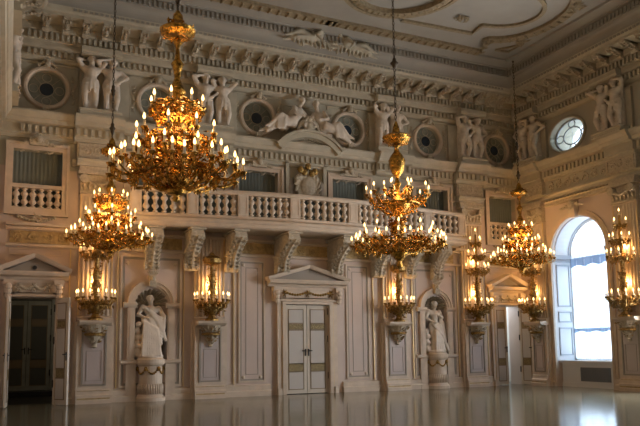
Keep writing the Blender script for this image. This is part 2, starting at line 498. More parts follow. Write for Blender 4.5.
# ------------------------------------------------------------------ doors
def leaf_obj(parent, w, h, loc, rz, handle_side, hinge=True, mats=None, front=-1):
    """door leaf hinged at its x=0 edge, reaching to x=w; decorated on both faces"""
    dm, pm, lm, gm = mats or (M['door'], M['doorpan'], M['doorline'], M['doorgilt'])
    o = MB().box(min(0,w),max(0,w),-.03,.03,.02,h).build('leaf', dm, parent, loc=loc, rz=rz)
    x0, x1 = (.11, abs(w)-.11); s = 1 if w > 0 else -1
    hs = [(.10,.26,'p'),(.295,.345,'g'),(.385,.73,'p'),(.76,.80,'g'),(.83,.955,'p')]
    pb, lb, gb = MB(), MB(), MB()
    for f in (-1, 1):
        for a, b, k in hs:
            A, B = a*h-.05*h, b*h-.005
            xa, xb = sorted((s*x0, s*x1)); ya, yb = sorted((f*.03, f*.04))
            (pb if k == 'p' else gb).box(xa+.02,xb-.02,ya,yb,A+.02,B-.02)
            ya, yb = sorted((f*.03, f*.048))
            lb.frame(xa,xb,A,B,.025,ya,yb)
    pb.build('panel', pm, o); lb.build('panel_molding', lm, o); gb.build('ornament_strip', gm, o)
    b = MB(); hx = s*(abs(w)-.05)
    for f in (-1, 1):
        ya, yb = sorted((f*.03, f*.05)); b.box(hx-.02,hx+.02,ya,yb,1.28,1.52)
        ya, yb = sorted((f*.04, f*.085)); b.box(hx-.012-(.11 if s > 0 else 0),hx+.012+(.11 if s < 0 else 0),ya,yb,1.44,1.47)
    b.build('handle', M['dark'], o)
    b = MB()
    for z in (.5, 1.75, 2.7): b.box(-.02,.02,-.05,.05,z,z+.22)
    b.build('hinge', M['dark'], o)
    return o
def door_surround(root, hw, ztop, frame_w):
    b = MB()
    for s in (-1,1):
        xa, xb = sorted((s*hw, s*(hw+frame_w))); b.box(xa,xb,-.12,0,0,ztop+frame_w*.7)
        xa, xb = sorted((s*(hw+.02), s*(hw+frame_w*.45))); b.box(xa,xb,-.16,-.1,0,ztop+frame_w*.3)
        xa, xb = sorted((s*(hw+frame_w*.55), s*(hw+frame_w))); b.box(xa,xb,-.2,-.1,0,.22)
    b.box(-hw,hw,-.12,0,ztop,ztop+frame_w*.7); b.box(-hw-.02,hw+.02,-.16,-.1,ztop,ztop+frame_w*.3)
    b.build('door_frame', M['trim'], root)
    b = MB()
    for s in (-1,1): b.box(s*(hw+frame_w*.5)-.012, s*(hw+frame_w*.5)+.012, -.135,-.11,.25,ztop)
    b.build('gilt_bead', M['giltline'], root)

d1 = struct(thing('door_1', 'closed white double door with gilt strips under the balcony centre', 'door'))
door_surround(d1, .8, 3.04, .32)
leaf_obj(d1, .79, 3.02, (-.8,.02,0), 0, 1); leaf_obj(d1, -.79, 3.02, (.8,.02,0), 0, 1)
d2 = struct(thing('door_2', 'open white double door before the dark room at far left', 'door', (-DB,0,0)))
door_surround(d2, .62, 3.12, .2)
leaf_obj(d2, .62, 3.1, (-.62,-.06,0), math.radians(-95), 1)
leaf_obj(d2, -.66, 3.1, (.62,-.02,0), math.radians(121), 1)
d3 = struct(thing('door_3', 'white double door near the window, one leaf open', 'door', (DB,0,0)))
door_surround(d3, .62, 3.12, .2)
leaf_obj(d3, .61, 3.1, (-.62,.02,0), 0, 1)
leaf_obj(d3, -.62, 3.1, (.62,-.03,0), math.radians(104), 1)

struct(MB().box(-1.0,1.0,.12,.6,0,3.2).build('door_light_blocker', M['vest']))  # hidden box added to block sky light leaking round the closed door leaves
# rooms behind the open doors
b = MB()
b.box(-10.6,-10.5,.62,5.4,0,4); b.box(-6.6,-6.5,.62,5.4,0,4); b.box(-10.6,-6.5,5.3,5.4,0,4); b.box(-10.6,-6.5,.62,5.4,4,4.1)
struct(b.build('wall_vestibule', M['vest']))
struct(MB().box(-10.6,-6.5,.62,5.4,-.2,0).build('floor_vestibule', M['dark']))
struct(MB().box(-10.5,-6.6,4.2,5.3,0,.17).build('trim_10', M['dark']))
d4 = struct(thing('door_4', 'dark closed double door at the back of the dark room', 'door', (-8.72,5.24,.17)))
dm = (M['darkwood'], M['vest'], M['doorline'], M['doorline'])
leaf_obj(d4, .78, 3.2, (-.79,0,0), 0, 1, mats=dm); leaf_obj(d4, -.78, 3.2, (.79,0,0), 0, 1, mats=dm)
MB().frame(-.95,.95,0,3.4,.14,-.1,.04).build('door_frame', M['darkwood'], d4)
b = MB()
b.box(7.2,7.3,.62,2.6,0,4); b.box(10.4,10.5,.62,2.6,0,4); b.box(7.2,10.5,2.5,2.6,0,4); b.box(7.2,10.5,.62,2.6,4,4.1)
struct(b.build('wall_side_room', M['vestlight']))
struct(MB().box(7.2,10.5,.62,2.6,-.2,0).build('floor_side_room', M['floor']))

# door pediments
def pediment(label, loc, hw, z0, za, fw):
    t = thing('door_pediment', label, 'pediment', loc)
    b = MB()
    b.run([(0,z0-.14),(.1,z0-.13),(.14,z0-.06),(.34,z0-.02),(.38,z0+.06),(.38,z0+.1),(0,z0+.12)], -hw+.04, hw-.04)
    for s in (-1,1):
        ang = math.atan2(za-z0-.1, hw); L = math.hypot(hw, za-z0-.1)
        b.M = Matrix.Translation((s*hw,0,z0+.06)) @ (Matrix.Scale(-1,4,(1,0,0)) if s > 0 else Matrix()) @ Matrix.Rotation(-ang,4,'Y')
        b.run([(0,0),(.34,0),(.38,.05),(.42,.12),(0,.14)], 0, L+.02)
    b.M = Matrix()
    b.build('cornice', M['trim'], t)
    MB().prism([(-hw+.2,z0+.1),(hw-.2,z0+.1),(0,za-.02)], -.16, 0).build('tympanum', M['line'], t)
    b = MB(); b.box(-fw,fw,-.12,0,z0-.62,z0-.14)
    b.frame(-fw+.3,fw-.3,z0-.56,z0-.2,.025,-.15,-.1)
    for s in (-1,1):
        b.box(s*(fw-.12)-.13, s*(fw-.12)+.13, -.26,0,z0-.3,z0-.14)
        for k in range(3): b.ell((s*(fw-.12),-.2-.03*k,z0-.62+.14*k),(.10,.07,.10),n=8,m=5)
    b.run([(.12,z0-.64),(.2,z0-.62),(.2,z0-.57),(.12,z0-.55)], -fw, fw)
    b.build('frieze', M['trim'], t)
    b = MB(); n = 9
    for k in range(2*n+1):
        u = k/(2*n); x = -fw+.42+(2*fw-.84)*u; dz = .10*abs(math.sin(2*PI*u))
        b.ell((x,-.15,z0-.3-dz),(.05,.04,.045),n=6,m=4)
    for x in (-fw+.42, 0, fw-.42):
        for a in range(6): b.leaf((x+.06*math.cos(a),-.16,z0-.36+.08*math.sin(a)),(math.cos(a),-.1,math.sin(a)),.18,.07,.05)
    b.build('garland', M['dgold'] if hw > 1.2 else M['orn'], t)
    return t
pediment('wide white triangular pediment over the closed white door', (0,0,0), 1.5, 3.76, 4.3, 1.28)
p_l = pediment('white triangular pediment with dark eye over the open dark doorway', (-DB,0,0), .98, 3.76, 4.3, .8)
MB(Matrix.Translation((0,-.17,3.98)) @ Matrix.Rotation(PI/2,4,'X')).lathe([(.06,-.02),(.06,.02)], n=12).build('round_hole', M['dark'], p_l)
pediment('white triangular pediment over the half-open door beside the arched window', (DB-.0,0,0), .93, 3.76, 4.3, .8)

# ------------------------------------------------------------------ figures (each one continuous sculpted body)
def figure(mb, J, k=1., head_dir=(0,-1,0), female=False):
    V = {n: Vector(p) for n, p in J.items()}
    pel, ch = V['pelvis'], V['chest']
    ax = (ch-pel).normalized()
    sh = (V['sr']-V['sl']).normalized(); fr = sh.cross(ax).normalized()
    mb.cap(pel, pel.lerp(ch,.5), .135*k, .125*k); mb.cap(pel.lerp(ch,.45), ch, .12*k, .155*k)
    for s, n in ((-1,'sl'),(1,'sr')):
        mb.cap(ch+sh*s*.06*k, V[n]-ax*.02, .12*k, .075*k)
        mb.ell(ch+sh*s*.075*k-fr*.08*k+ax*.03*k, (.075*k,)*3)
        mb.cap(pel+sh*s*.06*k, V['h'+n[1]], .12*k, .105*k)
    mb.cap(ch+ax*.08*k, V['neck'], .075*k, .06*k); mb.cap(V['neck'], V['head'], .058*k, .07*k)
    hd = Vector(head_dir).normalized(); h = V['head']; up = (h-V['neck']).normalized()
    mb.ell(h+up*.02*k, (.088*k,.1*k,.12*k)); mb.ell(h+up*.055*k-hd*.035*k, (.1*k,.1*k,.1*k))
    mb.ell(h+hd*.1*k, (.018*k,.03*k,.035*k)); mb.ell(h+hd*.07*k-up*.07*k, (.045*k,.045*k,.04*k))
    mb.ell(h+up*.03*k-hd*.085*k, (.06*k,.06*k,.065*k))
    for c in range(7):
        a = PI*c/6
        mb.ell(h+up*(.03+.07*math.sin(a))*k+hd*.03*math.sin(a)*k+sh*(.09*math.cos(a))*k, (.034*k,)*3, n=6, m=4)
    for s in 'lr':
        mb.cap(V['h'+s], V['k'+s], .105*k, .068*k); mb.cap(V['k'+s], V['a'+s], .07*k, .043*k)
        mid = V['k'+s].lerp(V['a'+s], .3); mb.ell(mid+Vector((0,.02,0))*k, (.062*k,.066*k,.13*k))
        mb.cap(V['a'+s], V['t'+s], .045*k, .03*k)
        mb.cap(V['s'+s], V['e'+s], .066*k, .05*k); mb.cap(V['e'+s], V['w'+s], .05*k, .034*k)
        d = (V['w'+s]-V['e'+s]).normalized(); w = V['w'+s]
        mb.ell(w+d*.05*k, (.04*k,.03*k,.05*k))
        q = d.cross(Vector((.3,.9,.2))).normalized()
        for f in range(4): mb.cap(w+d*.06*k+q*(f-1.5)*.02*k, w+d*(.125-.012*abs(f-1.3))*k+q*(f-1.5)*.024*k-Vector((0,.01,0)), .012*k, .01*k, 6)
        mb.cap(w+d*.02*k+q*.04*k, w+d*.07*k+q*.065*k, .013*k, .01*k, 6)
STAND = dict(pelvis=(0,0,.93), chest=(.015,.01,1.27), sl=(-.2,.01,1.39), sr=(.21,.01,1.37), neck=(.01,0,1.44), head=(.02,-.03,1.58),
    hl=(-.1,0,.88), hr=(.1,0,.87), kl=(-.13,-.1,.48), kr=(.11,-.02,.47), al=(-.12,0,.07), ar=(.12,.02,.07), tl=(-.15,-.15,.03), tr=(.15,-.13,.03),
    el=(-.33,.02,1.13), wl=(-.3,-.1,.93), er=(.34,.02,1.12), wr=(.31,-.1,.92))
def pose(**kw):
    j = dict(STAND); j.update(kw); return j
def drape(mb, z=.9, r=.16, n=11, low=.62, ph=0):
    for i in range(n):
        a = 2*PI*i/n+ph
        x, y = math.cos(a)*r, math.sin(a)*r*.8
        mb.cap((x,y,z+.05*math.sin(a*2)), (x*1.12,y*1.12,low+.12*math.sin(a+ph)), .045, .03, 6)
P_UP = pose(el=(-.34,-.14,1.54), wl=(-.13,.06,1.62), er=(.33,-.14,1.52), wr=(.16,.06,1.6), kl=(-.15,-.1,.48), kr=(.12,-.02,.47))
P_OVER = pose(el=(-.36,-.14,1.56), wl=(-.06,-.1,1.68), er=(.40,.0,1.2), wr=(.2,-.1,1.0), kl=(-.1,-.03,.48), kr=(.15,-.1,.49))
P_HIP = pose(el=(-.38,-.08,1.54), wl=(-.12,.06,1.62), er=(.44,.05,1.14), wr=(.19,-.04,.98), kl=(-.14,-.02,.48), kr=(.12,-.11,.5))
def make_atl(J, nm, seed):
    mb = MB(); figure(mb, J, 1.13); drape(mb, .92, .15, low=.7, ph=seed)
    mb.cap((.12,-.08,.95),(-.12,-.12,.8),.05,.04); mb.cap((-.02,.16,1.3),(.0,.16,.1),.14,.16)   # back slab that holds it to the wall
    return sculpt(mb, nm, M['atl'])
ATL = [make_atl(P_UP,'atlante_arms_up',0.), make_atl(P_OVER,'atlante_arm_over',1.), make_atl(P_HIP,'atlante_hand_hip',2.)]

def atlante_pair(wx, wy, rz, kinds, where, noun=('left','right'), off=.36):
    mt = Matrix.Translation((wx,wy,0)) @ Matrix.Rotation(rz,4,'Z')
    b = MB(); b.run([(0,8.64),(.62,8.64),(.62,8.68),(.58,8.70),(.58,8.78),(.62,8.80),(.62,8.84),(0,8.84)], -.62, .62)
    tag(b.build('statue_plinth', M['stone'], loc=(wx,wy,0), rz=rz), 'low plinth under the atlantes '+where, 'plinth')
    b = MB(); b.run([(0,10.56),(.58,10.56),(.58,10.6),(.62,10.64),(.62,10.78),(.56,10.83),(0,10.83)], -.6, .6)
    tag(b.build('impost_block', M['stone'], loc=(wx,wy,0), rz=rz), 'stone block above the atlantes '+where, 'block')
    for i, (kd, fl) in enumerate(kinds):
        s = -1 if i == 0 else 1
        q = mt @ Vector((s*.30,-off,8.83))
        o = mobj('atlante', ATL[kd], q, rz)
        o.scale = (-1.22 if fl else 1.22, 1.2, 1.0)
        tag(o, '%s pale nude atlante %s' % (noun[i], where), 'statue', 'atlantes of the attic')
atlante_pair(-7.0, 0, 0, ((0,0),(1,0)), 'over the tall pilaster beside the dark doorway', ('outer left','inner right'))
atlante_pair(-3.42, 0, 0, ((1,0),(0,1)), 'behind the biggest chandelier, left of the reclining pair', ('outer left','inner right'))
atlante_pair(3.3, 0, 0, ((0,0),(2,0)), 'behind the tall two-tier chandelier chain', ('inner left','outer right'))
atlante_pair(7.0, 0, 0, ((1,0),(2,0)), 'between the last two round windows of the back wall', ('inner left','outer right'))
atlante_pair(W, -1.15, RR, ((1,1),(2,0)), 'on the window wall in the far corner', ('left','right'))
atlante_pair(W, -5.15, RR, ((0,0),(1,1)), 'on the window wall, right of the bright oval window', ('left','right'))
atlante_pair(-WL, -1.15, RL, ((0,0),(1,0)), 'on the left wall in the dim corner', ('near','far'), .46)
atlante_pair(-WL, -6.0, RL, ((0,0),(1,0)), 'on the left wall at the picture edge', ('near','far'))

# niche statues
def niche_statue(label, loc, mirror):
    mb = MB()
    if not mirror:
        J = pose(kl=(-.14,-.1,.5), el=(-.34,-.06,1.16), wl=(-.16,-.22,1.08), er=(.36,.0,1.14), wr=(.34,-.1,.88), head=(-.02,-.04,1.58))
    else:
        J = pose(kr=(.15,-.12,.5), kl=(-.1,-.02,.48), el=(-.33,-.04,1.12), wl=(-.12,-.18,1.0), er=(.34,.02,1.15), wr=(.16,-.16,1.2), head=(.0,-.05,1.58))
    figure(mb, J, 1.0, (-.25,-1,-.05) if not mirror else (.3,-1,0))
    if not mirror:      # full robe with a cloak swept to one side
        mb.lathe([(.30,0),(.30,.1),(.27,.35),(.24,.7),(.19,1.0),(.14,1.12)], (0,0,0), 48, fn=lambda a,z: 1+.16*math.sin(8*a+z*4)*(1.2-z))
        for i in range(7): mb.cap((-.16+.04*i,-.14,1.34-.03*i),(.26+.02*i,-.12-.01*i,1.06-.10*i),.04,.05,6)
        for i in range(9): mb.cap((.2+.02*i,.04-.02*i,1.36-.03*i),(.40-.012*i,.02-.02*i,1.0-.05*i),.05,.055,6)
        for i in range(7): mb.cap((.41-.03*i,-.02-.02*i,1.0-.03*i),(.28-.04*i,-.1-.015*i,.80-.06*i),.055,.05,6)
        for i in range(8): mb.cap((-.2+.05*i,-.2,.98-.03*i),(-.24+.065*i,-.30,.05),.03,.055,6)
        for i in range(5): mb.cap((-.22,-.1-.02*i,1.06-.02*i),(.25,-.16-.02*i,.72-.09*i),.045,.05,6)
        for (q, r) in (((-.34,-.04,.12),.15),((-.36,-.06,.34),.13),((-.33,-.05,.54),.12),((-.36,-.08,.72),.10),((-.32,-.1,.9),.09),((-.40,-.02,.5),.08),((-.27,-.16,.3),.08)):
            mb.ell(q, (r,r,r*.95))
    else:
        mb.lathe([(.27,0),(.26,.2),(.22,.5),(.18,.8),(.14,.92)], (.06,.03,0), 44, fn=lambda a,z: 1+.15*math.sin(7*a+z*5)*(1.1-z))
        for i in range(8): mb.cap((-.16+.045*i,-.14,.98-.01*i),(.2+.03*i,-.18,.55-.07*i),.04,.055,6)
        for i in range(7): mb.cap((.22+.025*i,.0,1.2-.04*i),(.26+.03*i,-.04,.08),.04,.06,6)
        for i in range(5): mb.cap((-.05+.05*i,-.2,.7-.05*i),(-.1+.08*i,-.28,.05),.035,.05,6)
        for (q, r) in (((-.30,-.02,.1),.14),((-.32,-.04,.32),.12),((-.30,-.04,.52),.11),((-.33,-.06,.70),.09)):
            mb.ell(q, (r,r,r))
    mb.lathe([(.36,-.02),(.36,.05)], (0,0,0), 16)
    me = sculpt(mb, 'niche_statue', M['marble'], .02, 2)
    o = mobj('niche_statue', me, loc); o.scale = (1.16,1.0,1.12)
    return tag(o, label, 'statue')
niche_statue('white marble statue of a robed woman in the left shell niche', (-NX,.08,1.34), False)
niche_statue('white marble half-draped statue in the right shell niche', (NX,.08,1.34), True)

def niche(n, cx):
    t = thing('niche', 'arched shell niche holding %s' % ('the robed woman statue' if cx < 0 else 'the half-draped statue'), 'niche', (cx,0,0))
    b = MB()
    b.lathe([(.52,1.2),(.52,2.95)], (0,0,0), 24, 0, PI)
    b.build('niche_back', M['panel'], t, True)
    b = MB(); nth, nph = 44, 8; vs = []; fs = []
    for j in range(nph+1):
        ph = PI/2*j/nph
        for i in range(nth+1):
            th = PI*i/nth                     # around the arch
            rr = .52*(1-.055*abs(math.sin(th*11/2*2/2))*math.sin(PI/2-ph+.0))
            vs.append((rr*math.cos(th)*math.cos(ph), .5*math.sin(ph)*rr/.52, 2.95+rr*math.sin(th)*math.cos(ph)))
    for j in range(nph):
        for i in range(nth): fs.append((j*(nth+1)+i, j*(nth+1)+i+1, (j+1)*(nth+1)+i+1, (j+1)*(nth+1)+i))
    b.add(vs, fs)
    for k in range(11):                        # shell ribs
        th = PI*(k+.5)/11
        b.tube([(.5*math.cos(th)*math.cos(p), .49*math.sin(p), 2.95+.5*math.sin(th)*math.cos(p)) for p in (0,.3,.6,.9,1.2,1.5)], [.045,.042,.036,.028,.02,.01], 6)
    b.build('shell_vault', M['orn'], t, True)
    b = MB()
    for s in (-1,1):
        xa, xb = sorted((s*.5, s*.72)); b.box(xa,xb,-.09,0,1.2,2.88)
        xa, xb = sorted((s*.54, s*.66)); b.box(xa,xb,-.105,-.08,1.35,2.75)
        xa, xb = sorted((s*.44, s*.86)); b.run([(0,2.85),(.12,2.86),(.16,2.93),(.16,3.0),(0,3.02)], xa, xb)
    ro, ri = .72, .5
    for (r0, r1, p) in ((.5,.56,.07),(.56,.66,.11),(.66,.73,.15)):
        n_ = 24; vs = []; fs = []
        for i in range(n_+1):
            a = PI*i/n_; c, s_ = math.cos(a), math.sin(a)
            vs += [(r0*c,0,3+r0*s_),(r0*c,-p,3+r0*s_),(r1*c,-p,3+r1*s_),(r1*c,0,3+r1*s_)]
        for i in range(n_):
            for q in range(4): fs.append((i*4+q,(i+1)*4+q,(i+1)*4+(q+1)%4,i*4+(q+1)%4))
        b.add(vs, fs)
    b.build('archivolt', M['trim'], t)
    b = MB(); b.run([(0,3.55),(.2,3.52),(.26,3.7),(.2,3.86),(0,3.9)], -.1, .1)
    for k in range(7): b.leaf((-.15+.05*k,-.2,3.95),(.6*(k-3)/3,-.3,1),.24,.08,.06)
    b.ell((0,-.24,3.76),(.08,.06,.09)); b.build('keystone', M['orn'], t)
    b = MB()
    b.run([(0,1.12),(.1,1.12),(.14,1.16),(.14,1.24),(0,1.26)], -.92, .92)
    for s in (-1,1):
        xa, xb = sorted((s*.45, s*.75)); b.box(xa,xb,-.09,0,0,1.12); b.box(xa-.03,xb+.03,-.13,0,0,.14)
    b.box(-.5,.5,0,.5,1.14,1.24)
    b.build('dado', M['trim'], t)
niche(1, -NX); niche(2, NX)
def statue_pedestal(label, cx):
    t = thing('statue_pedestal', label, 'pedestal', (cx,0,0))
    b = MB()
    b.lathe([(.46,0),(.46,.1),(.42,.13),(.37,.2),(.36,.85),(.36,1.06),(.41,1.10),(.43,1.16),(.43,1.26),(.38,1.3),(.38,1.345)], (0,-.02,0), 28)
    b.build('drum', M['trim'], t, False)
    b = MB()
    for k in range(16):
        a = PI+PI*(k+.5)/16; b.lathe([(.028,0),(.035,.18),(.012,.3)], (.37*math.cos(a),-.02+.37*math.sin(a),.22), 6)
    b.build('fluting', M['trim'], t, True)
    b = MB()
    for g in range(3):
        for k in range(9):
            u = k/8; a = PI+PI*(g+u)/3
            b.ell((.38*math.cos(a),-.02+.38*math.sin(a),1.0-.17*math.sin(PI*u)),(.032,.032,.036),n=6,m=4)
    for g in range(4):
        a = PI+PI*g/3; b.ell((.39*math.cos(a),-.02+.39*math.sin(a),.98),(.06,.06,.08),n=6,m=4)
    b.build('garland', M['dgold'], t)
statue_pedestal('round white pedestal with gilt garland under the robed woman statue', -NX)
statue_pedestal('round white pedestal with gilt garland under the half-draped statue', NX)

# reclining figures and cartouche on the segmental pediment
def recline(label, loc, mirror, nm):
    mb = MB()
    J = dict(pelvis=(0,0,.16), chest=(.2,-.02,.48), sl=(.05,-.08,.62), sr=(.34,.02,.56), neck=(.25,-.02,.68), head=(.30,-.06,.83),
             hl=(-.06,-.08,.16), hr=(.02,.1,.16), kl=(-.42,-.2,.32), kr=(-.5,.02,.12), al=(-.78,-.16,-.02), ar=(-.92,.0,-.14), tl=(-.92,-.2,-.08), tr=(-1.06,-.02,-.2),
             el=(-.02,-.26,.4), wl=(.2,-.3,.34), er=(.52,-.04,.36), wr=(.66,-.12,.2))
    figure(mb, J, 1.05, (.2,-1,-.1))
    for i in range(9): mb.cap((.08-.02*i,-.12+.03*i,.28),(-.5-.04*i,-.2+.04*i,.12-.03*i),.06,.04,6)
    for i in range(5): mb.cap((-.5+.05*i,-.2,.24),(-.55+.06*i,-.22,-.1),.05,.035,6)
    mb.cap((.1,.12,.5),(-.2,.16,.05),.14,.14); mb.cap((.0,-.1,.22),(-.55,-.12,.02),.15,.11); mb.cap((-.5,-.12,.05),(-.82,-.08,-.16),.11,.07); mb.cap((-.3,-.2,.2),(-.36,-.22,-.06),.07,.05)
    me = sculpt(mb, nm, M['atl'])
    o = mobj('reclining_figure', me, loc); o.scale = (-1.15 if mirror else 1.15, 1.1, 1.2)
    return tag(o, label, 'statue')
recline('draped reclining figure on the left slope of the curved pediment', (-.62,-.34,9.14), False, 'reclining_figure')
recline('draped reclining figure on the right slope of the curved pediment', (.62,-.34,9.08), True, 'reclining_figure')
t = thing('curved_pediment', 'low curved pediment above the balcony, under the reclining figures', 'pediment', (0,0,0))
def arc_band(b, cx, cz, r0, r1, a0, a1, p, n=24):
    vs = []; fs = []
    for i in range(n+1):
        a = a0+(a1-a0)*i/n; c, s = math.cos(a), math.sin(a)
        vs += [(cx+r0*c,0,cz+r0*s),(cx+r0*c,-p,cz+r0*s),(cx+r1*c,-p,cz+r1*s),(cx+r1*c,0,cz+r1*s)]
    for i in range(n):
        for q in range(4): fs.append((i*4+q,(i+1)*4+q,(i+1)*4+(q+1)%4,i*4+(q+1)%4))
    fs += [(0,1,2,3), (n*4+3,n*4+2,n*4+1,n*4)]
    b.add(vs, fs)
b = MB(); R0 = 1.62; cz = 9.08-R0; a0 = math.acos(1.25/R0)
arc_band(b, 0, cz, R0-.24, R0-.05, a0, PI-a0, .52); arc_band(b, 0, cz, R0-.06, R0+.02, a0, PI-a0, .6)
b.build('arched_cornice', M['stone'], t)
b = MB()
for k in range(22):
    a = a0+.12+(PI-2*a0-.24)*k/21; b.box(*(lambda x,z:(x-.03,x+.03,-.36,-.2,z-.03,z+.03))((R0-.24)*math.cos(a), cz+(R0-.24)*math.sin(a)))
b.prism([((R0-.12)*math.cos(a0+(PI-2*a0)*i/16), cz+(R0-.12)*math.sin(a0+(PI-2*a0)*i/16)) for i in range(17)], -.22, 0)
b.build('tympanum', M['stone'], t)
mb = MB()
mb.ell((0,-.42,9.24),(.18,.12,.22)); mb.ell((0,-.44,9.5),(.1,.09,.1))
for k in range(12):
    a = 2*PI*k/12; mb.cap((.18*math.cos(a),-.46,9.34+.24*math.sin(a)),(.26*math.cos(a+.3),-.44,9.34+.32*math.sin(a+.3)),.05,.03,6)
for s in (-1,1): mb.cap((s*.1,-.4,9.44),(s*.22,-.36,9.54),.06,.04); mb.cap((s*.28,-.36,9.4),(s*.4,-.36,9.1),.08,.05)
tag(mobj('crest', sculpt(mb,'crest',M['orn'],.02,2)), 'carved crest between the two reclining figures', 'crest')
mb = MB()
mb.prism([(-.42,6.75),(.42,6.75),(.36,7.1),(.48,7.45),(.3,7.62),(0,7.5),(-.3,7.62),(-.48,7.45),(-.36,7.1)], -.22, -.02)
for k in range(14):
    a = 2*PI*k/14; mb.cap((.4*math.cos(a),-.2,7.15+.42*math.sin(a)),(.5*math.cos(a+.35),-.24,7.15+.5*math.sin(a+.35)),.05,.04,6)
mb.ell((0,-.2,7.15),(.3,.12,.34))
o = thing('cartouche', 'carved shield cartouche in the bay above the balcony centre', 'cartouche')
mobj('shield', sculpt(mb,'cartouche_shield',M['orn'],.02,2), parent=o)
b = MB()
for x, z in ((-.28,7.72),(0,7.86),(.26,7.7),(.14,7.62),(-.14,7.64)): b.ell((x,-.28,z),(.12,.1,.13),n=8,m=5)
for k in range(10): b.leaf((-.35+.08*k,-.3,7.72),(math.cos(k),-.3,math.sin(k)),.2,.08,.06)
b.build('crown', M['dgold'], o)
b = MB()
for s in (-1,1): b.ell((s*.58,-.06,7.1),(.14,.12,.34),n=12,m=8)
b.build('dark_medallion', M['line'], o)
b = MB(); b.box(-.78,-.66,-.14,0,5.7,8.0); b.box(.66,.78,-.14,0,5.7,8.0); b.box(-.78,.78,-.14,0,7.95,8.1)
b.build('frame', M['stone'], o)

# ------------------------------------------------------------------ round windows
def oculus(n, cx):
    o = struct(thing('window_%d' % n, None, None, (cx,0,OC_Z)))
    rot = Matrix.Rotation(PI/2,4,'X')
    b = MB(rot); b.lathe([(.54,0),(.54,.05),(.58,.09),(.64,.09),(.68,.05),(.68,0)], n=36, caps=False); b.build('frame', M['trim'], o, False)
    b = MB(rot); b.lathe([(.56,-.16),(.0,-.14)], n=32, caps=False); b.build('glass', M['oglass'], o)
    b = MB(rot); b.lathe([(.205,-.14),(.2,-.125),(.0,-.12)], n=24); b.build('dark_pane', M['odark'], o)
    b = MB(rot)
    b.tube([(.21*math.cos(2*PI*i/24),.21*math.sin(2*PI*i/24),-.125) for i in range(24)], .012, 5, True)
    for k in range(4):
        a = PI/2*k
        b.tube([(.37*math.cos(a)+.13*math.cos(2*PI*i/16),.37*math.sin(a)+.13*math.sin(2*PI*i/16),-.135) for i in range(16)], .012, 5, True)
        a += PI/4; b.tube([(.21*math.cos(a),.21*math.sin(a),-.135),(.53*math.cos(a),.53*math.sin(a),-.15)], .01, 5)
    b.build('muntin', M['stone'], o)
    b = MB()
    b.box(-.09,.09,-.2,0,.6,.84); b.ell((0,-.18,.72),(.09,.08,.12))
    for s in (-1,1):
        for k in range(4): b.ell((s*(.1+.05*k),-.1,.78-.04*k),(.06,.06,.05),n=6,m=4)
        for k in range(7):
            b.leaf((s*(.76+.04*math.sin(k*2)),-.05,-.38+.13*k),(s*.5,-.3,math.cos(k*1.7)),.2,.09,.07)
    b.box(-.1,.1,-.2,0,-.82,-.6)
    for k in range(5): b.leaf((-.1+.05*k,-.2,-.72),((k-2)*.3,-.3,-1),.2,.08,.06)
    b.build('keystone', M['orn'], o)
    b = MB(); b.frame(-.88,.88,-.8,.78,.05,-.04,0); b.build('square_molding', M['stone'], o)
for i, x in enumerate(OC_X): oculus(i+1, x)

# upper rectangular windows with grey-green curtains
def up_window(n, cx, hw, z0, z1, fw):
    o = struct(thing('window_%d' % n, None, None, (cx,0,0)))
    b = MB()
    b.frame(-hw-fw,hw+fw,z0-fw if n in (7,12) else z0,z1+fw,fw,-.07,0)
    b.frame(-hw-fw,hw+fw,z0-fw if n in (7,12) else z0,z1+fw,fw*.4,-.12,0)
    b.build('frame', M['trim'], o)
    vs = []; fs = []; N = 60
    for i in range(N+1):
        x = -hw+2*hw*i/N; y = .24+.010*math.sin(i*1.25)
        vs += [(x,y,z0),(x,y,z1)]
    for i in range(N): fs.append((2*i,2*i+2,2*i+3,2*i+1))
    b = MB(); b.add(vs, fs); b.build('curtain', M['curtain'], o, True)
    b = MB(); b.box(-.25,.25,-.2,0,z1+fw-.08,z1+fw+.12)
    for k in range(9):
        u = (k-4)/4; b.leaf((u*.42,-.17,z1+fw+.06-.12*abs(u)),(u,-.4,1-abs(u)),.26,.12,.09)
    b.ell((0,-.22,z1+fw+.1),(.11,.08,.13)); b.build('ornament', M['orn'], o)
for i, (cx, hw, z0, z1) in enumerate(UPW): up_window(7+i, cx, hw, z0, z1, .2)

